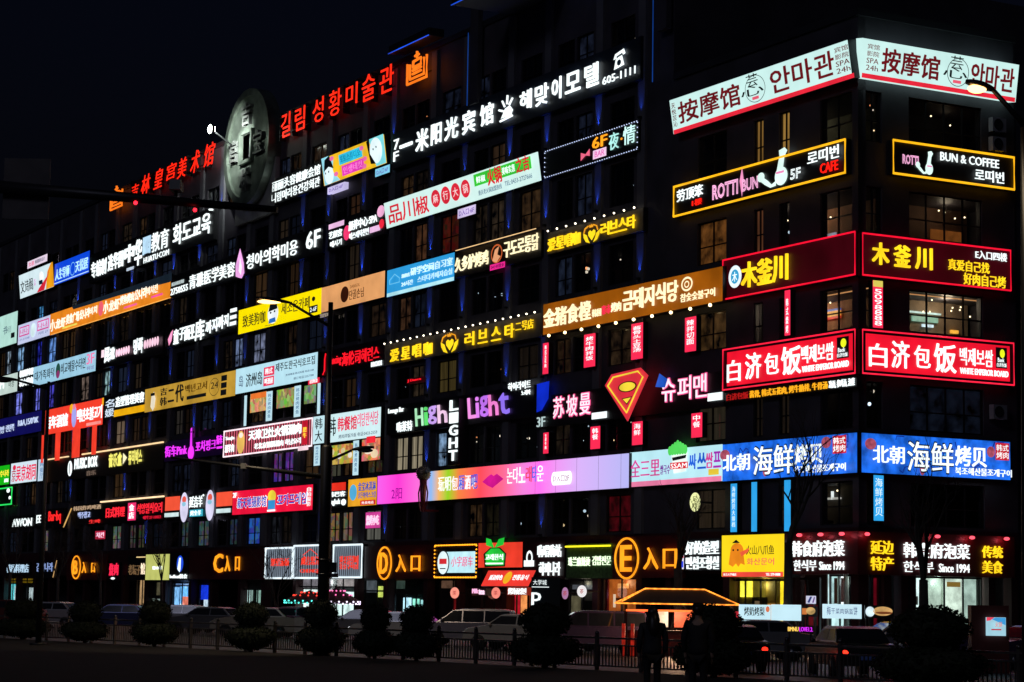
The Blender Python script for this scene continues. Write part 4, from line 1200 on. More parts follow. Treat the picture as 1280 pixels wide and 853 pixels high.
for L, Rr, c, lb in (((572, 262, 274), (594.5, 255, 267.5), '#d8c8f0', 'small lilac tag hanging below the white hotpot lightbox'), ((409.5, 234, 242), (430.5, 228.5, 237), '#d0c8f4', 'small lilac tag below the left end of the cartoon billboard'), ((469, 211.5, 221.5), (487, 205.5, 216), '#80d0f0', 'small cyan tag below the right end of the cartoon billboard')):
    s = Sign('floor_tag', lb, L, Rr, cat='sign').panel(em(c, .95))
    s.t('D入口·6F', L[0] + 2, Rr[0] - 2, .2, .8, em('#7048b0', .8), .01, .01)
    s.done()
s = Sign('night_bar_sign', 'black board outlined in tiny white dots with orange 6F and white night bar characters', (681, 191, 223), (798, 148, 188)).panel(BOARD)
s.bulbs(40, em('#c8d8ff', 1.6, 0), .03, sides=True, dy=.03)
s.t('6F', 741, 759, .12, .5, AMB, .03).rect(741.5, 758, .56, .86, em('#f0c8e8', 1)).t('BAR', 744, 756, .61, .81, em('#e060b0', .9), .02, .01).t('夜', 762, 774, .16, .74, em('#b0f0e8', 1.1), .0, .04).ell(776, 778.5, .42, .5, AMB).t('情', 780, 795, .1, .72, em('#d0fff8', 1.1), .0, .04)
s.poly([(727, .5), (733, .6), (738, .45), (738, .7), (733, .64), (727, .78)], em('#f06888', 1))
s.done()
s = Sign('motel_sign', 'long dark blue board high up with white motel letters, a rising sun and a telephone', (491, 160, 208), (801, 54, 104)).panel(paint((.012, .018, .035), .5))
s.t('7', 494, 500, .2, .48, WH, .02).t('F', 494, 500, .54, .8, WH, .02)
x = 502
for ch, a, b, f0, f1 in (('一', 502, 517, .38, .62), ('米', 522, 537, .2, .78), ('阳', 541, 553, .2, .74), ('光', 558, 574, .2, .76), ('宾', 580, 595, .2, .78), ('馆', 602, 618, .2, .74)): s.t(ch, a, b, f0, f1, WH, .025, .08)
s.poly([(627, .72), (632, .5), (638, .46), (642, .6), (640, .72)], WH)
for q in ([(626, .5), (631, .56)], [(630, .3), (633, .46)], [(636.5, .2), (636, .42)], [(643, .32), (639, .46)], [(628, .8), (643, .76)]): s.stroke(q, WH, .07)
for ch, a, b, f0, f1 in (('해', 652, 666, .26, .72), ('맞', 671, 687, .26, .76), ('이', 692, 703, .24, .76), ('모', 709, 727, .26, .72), ('텔', 733, 750, .24, .76)): s.t(ch, a, b, f0, f1, WH, .03, .08)
s.t('605-1111', 755, 796, .66, .84, WH, .012).poly([(768, .34), (770, .22), (781, .16), (783, .28), (780, .3), (779, .24), (772, .28), (772, .34)], WH).poly([(769, .58), (771, .36), (774, .32), (779, .3), (782, .54)], WH).ell(773, 778, .38, .52, em('#203040', .3))
s.done()
s = Sign('billboard', 'colourful billboard with two white oval faces and cyan and magenta text blocks', (406, 197, 231), (484, 168.5, 204), cat='billboard', lean=8).panel(em('#f4c020', .95, .2, .6))
s.poly([(406, .0), (415, 0), (420, .2), (418, .6), (426, .98), (407, .99)], em('#98e0f0', .95)).ell(408, 419, .35, 1.0, em('#e8fbff', 1)).poly([(408, .5), (410, .1), (416, .0), (420, .5), (414, .38)], em('#101014', .4))
s.rect(427.5, 456, .12, .48, em('#30c8e8', .95)).rect(430, 457, .54, .9, em('#f040c0', .95)).t('포토스튜디오', 429, 454, .18, .42, em('#1888b8', .8), .02, .01).t('인생네컷', 432, 455, .6, .84, em('#ff90e0', 1), .02, .01)
s.poly([(466, 0), (484, 0), (484, .99), (472, .99)], em('#80e0e8', .95)).ell(466, 481, .02, .9, em('#e8fcff', 1)).poly([(463, .05), (467, .0), (466, .5), (472, .9), (466, .85)], em('#101014', .4))
for a, f in ((420, .15), (457, .2), (460, .6), (424, .75), (459, .85)): s.ell(a - 2.5, a + 2.5, f - .08, f + .08, em('#f070b0', .9))
for a, f in ((412, .6), (416, .58), (472, .4), (476, .36)): s.ell(a - .6, a + .6, f - .04, f + .04, INK)
s.done()
s = Sign('wellness_sign', 'black board with two rows of small white Chinese and Korean letters beside the coin', (338, 224, 257), (402, 203, 236)).panel(BOARD)
s.t('丽丽头容健康会馆', 341, 400, .1, .48, WH, .02).t('니림머리용건강회관', 341, 400, .56, .92, WH, .01)
s.done()
s = Sign('beauty_clinic_sign', 'long black board with white clinic letters, a pink drop and 6F', (213, 343, 372), (404, 286, 318)).panel(BOARD)
s.t('2750555', 215, 236, .56, .84, WH, .015).t('延吉市医疗美容', 216, 231, .3, .46, em('#c8d8d8', .8), .01).t('青雅医学美容', 238, 294, .24, .84, WH, .02, .06).t('청아의학미용', 309, 372, .18, .78, WH, .015, .06).t('6F', 383, 400, .08, .72, WH, .02, .06)
s.poly([(295.5, .9), (295, .45), (300, -.2), (305, .45), (306, .85), (303, 1.05), (299, .98)], em('#f0a8e8', 1.05)).poly([(299, .7), (300.5, .2), (303, .6), (302, .9)], em('#fff0ff', 1.1))
s.done()
s = Sign('spa_sign', 'black board with small white spa letters, a pink ball and pink strips', (410.5, 278, 312), (482, 257, 294)).panel(BOARD)
s.rect(411, 430, .06, .24, em('#f0c0e8', 1)).t('艺颜宫', 412, 428, .34, .6, WH, .02).t('에시기', 414, 428, .7, .92, WH, .02).ell(430, 438, .3, .82, em('#f03870', 1)).t('颜养中心·SPA', 437, 472, .2, .54, WH, .02).t('에스테틱천연', 438, 462, .62, .86, WH, .01).rect(463, 476, .64, .84, em('#f0c0e8', 1)).ell(472, 481, .0, .4, em('#f4b0d8', 1)).ell(475, 481, .48, .8, em('#f02840', 1))
s.done()
s = Sign('pet_cafe_sign', 'bright yellow lightbox with black letters and a white cartoon dog face in a dark cap', (298.5, 388, 417), (402, 359.5, 394)).panel(em('#ffe600', 1.0, .05))
s.t('致美狗咖', 304, 332, .28, .78, INK, .005, .02).t('세조온카페', 352, 387, .2, .66, INK, .0, .02).ell(335, 348, .1, .9, em('#f4fcff', 1)).poly([(336, .4), (338, .06), (346, .04), (347, .35)], INK).ell(338, 340, .42, .5, INK).ell(343, 345, .4, .48, INK).poly([(338, .7), (345, .68), (346, .86), (337, .88)], em('#3070c0', .9)).rect(387.5, 398, .62, .9, INK).t('2-6F', 389, 397, .68, .84, WH, .02, .01).ell(391, 395, .28, .46, INK).t('Wangwang', 333, 345, .92, .97, INK, 0, .01)
s.done()
s = Sign('guest_house_sign', 'peach coloured lightbox with a dark round emblem and thin brown Korean letters', (402, 359.5, 391), (481, 338.5, 371.5)).panel(em('#e8a468', .92, .12))
s.ell(426, 436, .2, .82, em('#4a2010', .5)).t('단골손님', 437, 455, .42, .78, em('#6a3a1a', .6), .01, .02).t('DANGOL', 438, 450, .22, .34, em('#a06838', .7), 0, .01).t('단골손님 2F', 402, 412, 1.05, 1.2, em('#c0b0a0', .6), .01)
s.done()

# ------------------------------------------------------------------ far left of the upper rows
s = Sign('school_sign', 'wide black board with hollow white education letters and a web address', (113, 316, 352), (268, 262, 302)).panel(BOARD)
s.t('专编制', 115.5, 134, .3, .84, WH, .03, .06).t('选华图', 136.5, 155, .26, .8, WH, .03, .06).t('中', 156, 169, .16, .76, WH, 0, .05, outline=.07).t('华', 169.5, 178, .12, .96, WH, .03, .06).t('图', 179, 189, .12, .7, em('#b8dcf4', 1.1), 0, .05, outline=.07).t('教育', 190, 211, .1, .72, WH, .015, .06).t('HUATU·COM', 181, 212, .8, .98, WH, .02).t('花图教育', 160, 169, .94, 1.04, em('#c8d8e8', .9), .01).t('화도교육', 217, 263, .12, .76, WH, .025, .06).stroke([(262, .06), (266, .1)], WH, .08)
s.done()
s = Sign('tutor_sign', 'saturated blue lightbox with pale letters and a tree emblem', (68.5, 330, 357), (112, 313.5, 340.5)).panel(em('#0c48e0', .95, .06))
s.t('人生导师', 70, 87, .3, .8, em('#b8ecff', 1.05), .02).ell(88, 94, .24, .85, em('#8cd8f8', 1), ring=.06).t('天悦居', 95, 110, .26, .78, em('#b8ecff', 1.05), .02).bar(69, 111, .93, em('#c0e8ff', 1), .04, .02)
s.done()
s = Sign('fashion_sign', 'white lightbox with black brush letters and a red and orange figure at its right end', (26.5, 344, 373.5), (68, 328, 357.5), lean=6).panel(em('#d8eef4', .97, .05))
s.poly([(58, .99), (61, .3), (66, 0), (68, 0), (68, .99)], em('#f0a018', .95)).poly([(47, .99), (50, .84), (60, .5), (66, .05), (60, .6), (56, .99)], em('#e0283c', .95)).t('文诗阁', 28, 43, .3, .8, INK, .01, .02).ell(51, 56, .2, .6, em('#f8f8f8', 1)).rect(50.5, 55, .55, .72, em('#10304a', .5)).t('艺术', 44.5, 47, .4, .7, em('#e890d8', .9), 0, .01, stack=True)
s.done()
s = Sign('roof_tag', 'small white and pink strip sign standing above the white brush letter lightbox', (34.5, 327, 336), (59, 317.5, 327)).panel(em('#ecd8ec', .97, .05))
s.t('女装', 36, 43, .2, .8, em('#e84878', .9), .03, .01).t('韩国服饰设计', 44, 56, .24, .74, em('#60607a', .7), .01, .01)
s.done()
s = Sign('snack_street_sign', 'long orange lit board with crowded white letters and a pink disc, far left', (63, 393, 419), (213.5, 342, 373)).panel(em('#f08a20', .9, .15))
s.poly([(90, -.02), (213.5, -.02), (213.5, .32), (211, .34), (150, .2), (92, .14)], em('#283848', .35))
a = 64
for tx, w, f0, f1 in (('小', 7, .3, .84), ('龙虾', 13, .36, .8), ('美食广场', 17, .3, .74), ('公나리', 12, .3, .72), ('비치', 10, .32, .66), ('', 7, 0, 0), ('小', 7, .26, .8), ('龙虾', 14, .32, .78), ('烤鱼烤肉', 18, .26, .66), ('公나리', 15, .22, .66), ('비치킨', 14, .26, .6)):
    if tx: s.t(tx, a, a + w - 1, f0, f1, em('#fff4e0', 1.2), .03, .04)
    a += w
s.ell(124, 130, .2, .84, em('#f06070', 1)).rect(80, 98, .82, .9, em('#f0e060', 1)).rect(156, 172, .78, .86, em('#f060a0', 1)).rect(190, 204, .7, .78, em('#f050a0', 1)).bar(66, 213, .99, em('#ffb050', 1.1), .04, .03)
s.done()
s = Sign('shop_sign', 'pale lilac lightbox with two pink outlined squares and a cup', (23, 408, 432), (63, 392.5, 418.5)).panel(em('#c8d0f0', .95, .05))
for a, b in ((24.5, 36.5), (47, 61)): s.rect(a, b, .14, .62, em('#e04098', .9)).rect(a + .8, b - .8, .2, .56, em('#d8d0f0', 1)).t('나나', a + 1.5, b - 1.5, .26, .52, em('#e04098', .9), .03, .01)
s.ell(39, 45, .14, .85, em('#d8f0f4', 1)).t('나나카페', 25, 38, .74, .86, em('#8090c0', .7), .01, .01).t('커피 27', 49, 61, .7, .84, em('#8090c0', .7), .01, .01)
s.done()
s = Sign('shop_sign', 'pale mint lightbox with a small dark blot, cut by the left edge of the picture', (-12, 401, 440), (22, 388, 427.5)).panel(em('#b8e4d8', .95, .08))
s.t('书', 4, 9, .36, .62, em('#406080', .6), .02, .01).rect(14, 18.5, .64, .8, INK).t('서점', 9, 14, .4, .6, em('#90b0b0', .7), 0, .01)
s.done()
s = Sign('shop_sign', 'white mint lightbox with cropped letters at the left edge behind the lamp arm', (-12, 475, 497), (22, 465, 490)).panel(em('#c8dcd4', .95, .1))
s.t('M', 0, 5, .15, .65, WH, .05).t('미용', 11, 18, .3, .7, em('#506058', .6), .01, .01)
s.done()
s = Sign('restaurant_sign', 'light blue lightbox with black Korean letters and a green oval, beside white letters', (42, 460, 484), (120, 437, 463)).panel(em('#9fd0e8', .95, .06))
s.t('대가족화덕', 44, 68, .28, .76, INK, .005, .02).ell(70, 75.5, .14, .9, em('#306858', .6)).ell(71, 75, .5, .9, em('#a04080', .7)).t('비교해물수타면', 77, 107, .2, .74, INK, 0, .02).t('3F', 109, 118, .1, .6, em('#f080b0', .95), .01).t('韩馆', 109, 118, .7, .88, em('#8890c0', .8), .02, .01)
s.done()
s = Sign('restaurant_sign', 'black board with two rows of thick white characters left of the light blue lightbox', (24.5, 463, 486), (42, 458, 481)).panel(BOARD)
s.t('韩国料理', 25, 41.5, .06, .42, WH, .06).t('炭火烤肉', 25, 41.5, .54, .92, WH, .06)
s.done()
s = Sign('lottery_sign', 'black board with hollow white letters and rows of pink dots', (122, 433, 460), (204, 415, 444)).panel(BOARD)
s.rect(127, 130.5, .16, .5, em('#ffe0ec', 1.1)).t('民', 131, 138, .1, .8, WH, 0, .05, outline=.06).t('邀', 138, 144.5, .16, .74, WH, 0, .05, outline=.06).t('명족', 167, 179, .06, .76, WH, 0, .05, outline=.06)
for i in range(6):
    s.ell(145 + i * 3.3, 147.8 + i * 3.3, .3, .66, em('#ffd0e4', 1.1))
    s.ell(180 + i * 3.5, 183 + i * 3.5, .24, .62, em('#ffd0e4', 1.1))
s.done()
s = Sign('kids_sign', 'black board with white cartoon letters and a pink drop beside the yellow lightbox', (207, 410, 436), (297, 384, 413)).panel(BOARD)
s.poly([(212, .9), (210.5, .6), (214, .3), (216.5, .2), (215, .7)], em('#ff9cc8', 1.1))
for tx, a, b, f0, f1 in (('童', 218, 224, .24, .9), ('子', 225, 231, .24, .78), ('面', 231.5, 238, .24, .86), ('포', 238.5, 244, .24, .84), ('库', 245, 256, .1, 1.0), ('까', 258, 265, .26, .82), ('지', 266, 272, .22, .8), ('까', 273, 280, .18, .76), ('지', 281, 286, .18, .72)): s.t(tx, a, b, f0, f1, WH, .04, .05)
for f in (.0, .3, .58): s.rect(288, 296, f, f + .16, WH)
s.done()
s = Sign('shop_sign', 'bright green lightbox with yellow letters cut by the left edge', (-6, 584, 608), (12, 580.5, 605)).panel(em('#18b818', .95, .06))
s.t('국수나라', -3, 11, .25, .58, em('#f8e040', 1.1), .03).t('面', 6, 11, .7, .88, WH, .03)
s.done()
s = Sign('shop_sign', 'white lightbox with crowded bright pink red characters', (14, 579.5, 606), (46, 575, 601)).panel(em('#d8ecf8', .96, .05))
s.t('京', 15, 20, .3, .9, em('#c01838', .9), .02, .02).t('吴京胡同', 20.5, 45, .16, .9, em('#f02858', .95), .03, .02).ell(16, 20, .1, .35, em('#e83058', .9))
s.done()
s = Sign('shop_sign', 'narrow white vertical lightbox right of the pink red lettered one', (48, 574.5, 602), (55.5, 573.5, 601)).panel(em('#c4dcf0', .95, .05))
s.t('韩餐厅', 50, 54, .1, .9, em('#5080b8', .8), .01, .01, stack=True)
s.done()
s = Sign('karaoke_sign', 'deep blue board with thin pale blue letters at the left edge', (-10, 525, 549), (52, 514, 541)).panel(em('#16146a', .55, .15))
s.t('노래방', -8, 6, .4, .75, em('#c8d8f8', 1), .02).t('런던쪽', 8, 18, .38, .72, em('#c8d8f8', 1), .02).t('R&A,15/0ʼ0K', 23, 48, .26, .6, em('#c8d8f8', 1), .01)
s.done()
s = Sign('green_frame_sign', 'thin bright green neon door frame at the far left', (-2, 611, 632), (16, 609, 631)).panel(paint((.02, .01, .02), .6))
s.border('#28e060', .07).ell(8, 12, .05, .3, WH).ell(11, 14, .5, .7, WH)
s.done()

# ------------------------------------------------------------------ window signs and round signs
for L, Rr, c, tx, lb in (((457, 640.5, 661.5), (475.5, 639.5, 660), '#e848a8', '烧烤小吃', 'magenta lit window sign with pale letters above the D entrance'), ((119, 664, 675), (131.5, 663, 674), '#c82848', '치킨', 'small dark red lit window sign at the far left'), ((508.5, 474, 480), (528, 470.5, 477), '#2a0408', 'J Dance', 'small dark window board with a red script, under the karaoke board')):
    s = Sign('window_sign', lb, L, Rr).panel(em(c, .75))
    s.t(tx, L[0] + 1.5, Rr[0] - 1.5, .2, .8, em('#ffd0e8' if c != '#2a0408' else '#ff1828', 1.1), .02)
    s.done()
for px, py, rx, ry, c, lb in ((869, 628, 6.5, 12, '#f4f8b0', 'oval pale yellow blade sign between the blue banners and the E entrance'), (568.5, 741.5, 5.5, 7, '#ff9c88', 'round salmon pink blade sign under the bulb edged sign'), (620, 741.5, 5.5, 7, '#ff9080', 'round salmon pink blade sign under the red awning'), (727.5, 739.5, 6, 7.5, '#f4f0f0', 'round white blade sign under the moss green panel'), (706.5, 742, 4, 7.5, '#a878a0', 'dim purple round blade sign left of the white one')):
    s = Sign('round_sign', lb, (px - rx, py - ry, py + ry), (px + rx, py - ry - .3, py + ry - .3), out=1.0, depth=.12)
    s.ell(px - rx, px + rx, 0, 1, em(c, 1.0, .1))
    s.em_.box(s.W / 2 - .03, s.W / 2 + .03, 0, .95, s.H * .45, s.H * .55, FRAME)
    if c == '#f4f8b0': s.t('足', px - 3, px + 3, .2, .48, em('#707828', .6), .01, .01).t('疗', px - 3, px + 3, .52, .8, em('#707828', .6), .01, .01)
    else: s.t('茶', px - 2.4, px + 2.4, .3, .7, em('#c04848', .7), .01, .01)
    s.done()
s = Sign('neon_script', 'pink white neon script over a dark doorway between the two salmon discs', (590, 735.5, 745), (607, 735, 744.5), out=.4).panel(BOARD)
s.t('Milk', 591, 598, .1, .7, em('#ffb0d8', 1.2), .04, .05).t('tea', 599, 606, .2, .85, em('#ffd0e8', 1.2), .04, .05)
s.done()
s = Sign('door_sign', 'bright white lettered strip over the red door beside the parking sign', (634, 734.5, 744.5), (659, 734, 744), out=.4).panel(em('#a03020', .6))
s.t('烤冷面냉면', 636, 658, .1, .9, WH, .05)
s.done()

# ------------------------------------------------------------------ roof letters and the coin
def roof_letters(lb, L, Rr, items, c):
    s = Sign('roof_letters', lb, L, Rr, out=.5, cat='sign')
    for i in range(int(s.W / 2.2) + 1):
        x = min(i * 2.2, s.W - .1)
        s.pm.box(x, x + .07, -s.d + .02, 0, .1, s.H - .1, FRAME)
    for f in (.2, .8): s.pm.box(0, s.W, -s.d - .0, -s.d + .05, s.Z(f) - .03, s.Z(f) + .03, FRAME)
    for tx, a, b, f0, f1, bold in items: s.t(tx, a, b, f0, f1, em(c, 1.25), bold, .05, skew=.3 if c == '#ff2410' else 0)
    return s
s = roof_letters('tall red neon Korean museum letters on the roof edge right of the coin', (350, 139, 175), (494, 78, 118),
                 [('길', 353, 364, .1, .92, 0), ('림', 370, 382, .12, .9, 0), ('성', 392, 405, .1, .9, 0), ('황', 412, 427, .08, .92, 0), ('미', 433, 447, .14, .82, 0), ('술', 453, 469, .08, .9, 0), ('관', 475, 492, .08, .9, 0)], '#ff2a14')
s.done()
s = roof_letters('red neon Chinese museum letters on the roof edge left of the coin', (164, 222, 247), (268, 180, 211),
                 [('吉', 165, 173, .3, .9, 0), ('林', 177, 187, .1, .95, 0), ('皇', 193, 203, .1, .95, 0), ('宫', 208, 219, .1, .8, 0), ('美', 222, 232, .1, .95, 0), ('术', 238, 248, .05, .98, 0), ('馆', 254, 266, .0, .95, 0)], '#ff2410')
s.done()
def seal(s, a, b):
    w = b - a
    O = em('#ff7a1c', 1.1)
    for q in ([(0, .3), (0, 1), (1, 1), (1, .25)], [(.14, .35), (.14, .86), (.86, .86), (.86, .3)], [(.3, .3), (.3, .5), (.7, .48), (.7, .26), (.3, .3)], [(.28, .6), (.72, .58)], [(.28, .72), (.72, .7)], [(.5, .0), (.5, .22)], [(.4, .14), (.6, .12)]):
        s.stroke([(a + w * x, f) for x, f in q], O, .09)
s = Sign('seal_emblem', 'square orange neon seal emblem on the roof edge after the Korean letters', (509, 70, 106), (536, 60, 97), out=.5, cat='sign')
s.pm.box(0, s.W, -.1, 0, s.H * .3, s.H * .34, FRAME)
seal(s, 511, 535)
s.done()
s = Sign('seal_emblem', 'small orange neon seal emblem at the far left end of the roof letters', (139, 236, 263), (155, 230, 257), out=.5, cat='sign')
s.pm.box(0, s.W, -.1, 0, s.H * .3, s.H * .34, FRAME)
seal(s, 140, 154)
s.done()
tc_, zc_ = onface('A', 309.5, 184, .9)
_, ztop = onface('A', 309.5, 113, .9)
Rc = ztop - zc_
coin = empty('coin_medallion', FM['A'] @ Matrix.Translation((tc_, -.3, zc_)), 'huge grey metal coin with a square hole and raised characters, lit by a floodlight', 'sculpture')
BRZ = paint((.15, .18, .15), .42, .65, .5, .9)
n = 48
mb2 = MB()
# the disc between hole and rim
hs = 1.0
vs = []
for i in range(n):
    a = 2 * math.pi * i / n
    c, d = math.cos(a), math.sin(a)
    k = hs / max(abs(c), abs(d))
    vs += [((Rc - .5) * c, -.55, (Rc - .5) * d), (k * c, -.55, k * d)]
mb2.add(vs, [(2 * i, 2 * ((i + 1) % n), 2 * ((i + 1) % n) + 1, 2 * i + 1) for i in range(n)], BRZ)
mb2.build('face', coin)
mb = MB()
mb.ring(0, 0, Rc, Rc, .55, .3, -.75, BRZ, 56)
mb.build('rim', coin)
mb = MB()
for a, b, c, d in ((-1.25, 1.25, 1.0, 1.25), (-1.25, 1.25, -1.25, -1.0), (-1.25, -1.0, -1.0, 1.0), (1.0, 1.25, -1.0, 1.0)): mb.box(a, b, -.85, -.56, c, d, BRZ)
mb.box(-1.0, 1.0, .2, .28, -1.0, 1.0, BOARD)
mb.build('square_hole', coin)
mb = MB()
for ch, x, z in (('吉', 0, 2.5), ('林', 0, -2.5), ('官', -2.4, 0), ('宝', 2.4, 0)): mb.text(ch, x - .85, x + .85, z - .85, z + .85, -.55, .3, paint((.16, .17, .16), .5, .4), .03)
mb.build('raised_character', coin)
mb = MB()
mb.box(-Rc * .75, Rc * .95, -.1, .28, -Rc - 1.1, -Rc * .3, paint((.32, .32, .29), .8, 0, .3, .8))
mb.build('plinth', coin)
tf, zf = onface('A', 265, 162, 4.2)
fl = empty('floodlight', FM['A'] @ Matrix.Translation((tf, -4.2, zf)), 'glaring white floodlight on an arm aimed back at the coin', 'light')
mb = MB()
mb.box(-.3, .3, -.12, .1, -.22, .22, FRAME)
mb.build('housing', fl)
mb = MB()
mb.box(-.27, .27, .103, .13, -.19, .19, em('#f4fff0', 60, 0))
mb.box(-.30, -.303, -.1, .1, -.2, .2, em('#f4fff0', 12, 0))
mb.build('lens', fl)
mb = MB()
mb.sphere((0, -.16, 0), (.34, .12, .34), em('#f4fff0', 14, 0), 10, 6)
mb.build('lamp_glass', fl)
mb = MB()
cp = (tc_ - Rc * .8 - tf, 3.9, zc_ + .5 - zf)
mb.tube([(0, .1, -.1), cp], .06, STEEL, 6)
mb.build('arm', fl)
L = lamp('SPOT', FM['A'] @ Vector((tf + .3, -3.9, zf)), 8500, (.93, 1.0, .95), spot_size=R(88), spot_blend=1.0, shadow_soft_size=.15)
L.rotation_euler = (FM['A'].to_3x3() @ Vector((tc_ - 1.9 - tf - .3, 3.9 - .3, zc_ + .4 - zf))).to_track_quat('-Z', 'Y').to_euler()
# ------------------------------------------------------------------ shopfronts (parts of the building)
def shopfront(face, xl, xr, yt, yb, back=None, panes=3, rail=None, depth=1.6, items=(), wall=None, light=None, glazed=True):
    """a glazed bay on the ground floor: frame, glass, and the shop behind it"""
    t0, z1 = onface(face, xl, yt, 0)
    t1, z1b = onface(face, xr, yt, 0)
    z0 = .16
    z1 = min(3.5, max(z1, z1b))
    M = MA if face == 'A' else MBF
    fb = MB(M)
    e = .06
    for a, b, c, d in ((t0, t1, z0, z0 + .12), (t0, t1, z1 - .1, z1), (t0, t0 + e, z0 + .12, z1 - .1), (t1 - e, t1, z0 + .12, z1 - .1)): fb.box(a, b, .2, .3, c, d, FRAME)
    for i in range(1, panes):
        x = t0 + (t1 - t0) * i / panes
        fb.box(x - .03, x + .03, .21, .29, z0 + .12, z1 - .1, FRAME)
    if rail: fb.box(t0 + e, t1 - e, .215, .285, z0 + (z1 - z0) * rail - .05, z0 + (z1 - z0) * rail + .05, FRAME)
    f = part(fb, 'shopfront')
    if glazed:
        gb = MB(M)
        gb.box(t0 + e, t1 - e, .245, .257, z0 + .1, z1 - .08, glass())
        part(gb, 'pane', f)
    ib = MB(M)
    q_ = .18 if face == 'A' else .6                     # the long front is seen at a slant: its shops are shallow displays
    y = .34 + (depth - .25) * q_
    sh = -1.78 if face == 'A' else .56                  # what one sees through the glass lies this far along per metre of depth
    o_ = sh * (y - .25)
    ib.box(t0 - .1 + min(o_, 0), t1 + .1 + max(o_, 0), y, y + .1, z0, 3.5, back or WALL2)
    for (a, b, c, d, mat, dy) in items:
        X = lambda q: t0 + (t1 - t0) * q
        Z = lambda q: z0 + (z1 - z0) * q
        o_ = sh * (y - dy * q_ - .26)
        ib.box(X(a) + o_, X(b) + o_, y - dy * q_ - .02, y - dy * q_, Z(c), Z(d), em(*mat) if isinstance(mat, tuple) else mat)
    part(ib, 'shop_interior', f)
    if light:
        lamp('POINT', M @ Vector(((t0 + t1) / 2, y - .12, z1 - .3)), light[1] * 3.2, light[0], BLD, shadow_soft_size=.25)
    return t0, t1
PALE = paint((.5, .55, .5), .7, 0, .15)
GI = lambda c, k=1.0: (c, k * 2.0, .4, 2.0)
# ground floor piers and dark recess
gb = MB(MA)
gb.box(-LEN, 0, 2.6, 3.3, 0, 3.5, paint((.02, .018, .018), .8))
part(gb, 'ground_floor_wall')
for s in [0.25, 5.0, 10.4, 15.6] + [x for x in pil if x > 16]:
    pb = MB(MA)
    pb.box(-s - .28, -s + .28, -.05, .5, 0, 3.515, WALL2)
    part(pb, 'ground_pier')
for t in (1.6, 2.6, 7.8, 9.2):
    pb = MB(MBF)
    pb.box(t - .2, t + .2, -.05, .5, 0, 3.515, WALL2)
    part(pb, 'ground_pier')
shopfront('B', 1137, 1231, 722, 800, PALE, 4, .38, 1.5, [(0, .22, .42, 1, GI('#d8ece8', .9), .3), (.13, .19, .6, .72, ('#4a4a44', .4), .34), (.24, .5, .42, 1, GI('#b8c8b8', .75), .2), (.53, .8, .42, .98, GI('#c8d4c4', .85), .25), (.82, .98, .3, 1, GI('#a8bcb0', .7), .1),
          (.2, .52, .36, .44, GI('#b83848', .6), .5), (.54, .8, .36, .44, GI('#b83848', .6), .5), (.3, .98, 0, .3, GI('#78827a', .4), .2), (.58, .76, .86, .93, ('#a8803a', .8), .3)], light=((.85, 1, .92), 30))
shopfront('A', 1032, 1070, 718, 800, PALE, 3, .5, 1.5, [(0, .3, .55, 1, GI('#a8c4c4', .8), .1), (.2, .3, .6, .95, ('#4a2c20', .4), .2), (.36, .9, .5, 1, GI('#f0f4f4', 1.1), .25), (.42, .55, .62, .95, ('#5a3a38', .5), .35), (.7, .85, .62, .95, ('#403440', .5), .35), (.05, .95, .05, .42, GI('#c8e8e8', .9), .1)], light=((.9, 1, .96), 26))
shopfront('B', 1077, 1093, 716, 800, PALE, 2, .5, 1.5, [(0, 1, .5, 1, GI('#b8d0e8', .9), .2), (.2, .7, .62, .74, ('#404048', .4), .3), (0, 1, .1, .42, GI('#c0c8c4', .7), .1)], light=((.9, 1, .96), 5))
shopfront('B', 1094, 1104, 716, 800, paint((.3, .01, .02), .5), 1, None, .6, [(.1, .9, .2, .95, GI('#6a0818', .5), .05)])
shopfront('A', 908, 985, 724, 800, paint((.3, .22, .05), .6), 4, None, 1.4, [(.18, .38, .72, .97, GI('#f4e040', 1.2), .3), (.83, .99, .3, .98, GI('#f0c820', 1.0), .5), (.38, .62, .2, .72, ('#141008', .2), .3), (.4, .6, .72, .98, GI('#7a6820', .5), .1), (.42, .52, .2, .66, GI('#786048', .5), .35), (.63, .78, .3, .62, GI('#d89030', .9), .4), (.02, .1, .2, .5, GI('#506070', .4), .2), (.85, .98, .2, .36, GI('#e0dcd8', .8), .55)], light=((1, .82, .3), 14))
shopfront('A', 988, 1020, 722, 800, paint((.06, .02, .02), .6), 2, None, 1.5, [(.1, .5, .2, .9, GI('#3a1210', .4), .1), (.55, .95, .3, .6, GI('#601018', .5), .2)])
shopfront('A', 750, 796, 722, 800, paint((.35, .13, .05), .6), 2, None, 1.8, [(.12, .95, .1, .98, GI('#b85a20', .55), .1), (.28, .34, .5, .72, ('#ffd8b8', 1.1), .4), (.4, .7, .82, .9, GI('#e09050', .9), .3), (.3, .9, .62, .66, ('#6a2a08', .4), .3)], light=((1, .6, .3), 12))
shopfront('A', 708, 742, 724, 800, paint((.22, .2, .17), .7), 2, .8, 1.3, [(.1, .9, .82, .9, GI('#5a5a60', .5), .2), (.05, .4, 0, .7, GI('#6a6048', .45), .1), (.52, .95, 0, .62, ('#0a0806', .1), .3)], light=((1, .9, .7), 4))
shopfront('A', 742, 750, 722, 800, paint((.3, .02, .06), .5), 1, None, .8, [(.1, .5, .1, 1, GI('#d02060', .8), .1), (.55, .95, .1, 1, GI('#a8b0b8', .6), .1)])
shopfront('A', 600, 656, 735, 800, paint((.12, .015, .02), .6), 4, None, 1.6, [(.55, .82, .1, .86, GI('#c01828', .7), .2), (.84, 1, .1, .86, GI('#f09050', .9), .2), (.18, .3, .2, .5, GI('#d85018', .6), .2), (.42, .52, .1, .35, GI('#d0c8b0', .7), .4)], light=((1, .5, .35), 8))
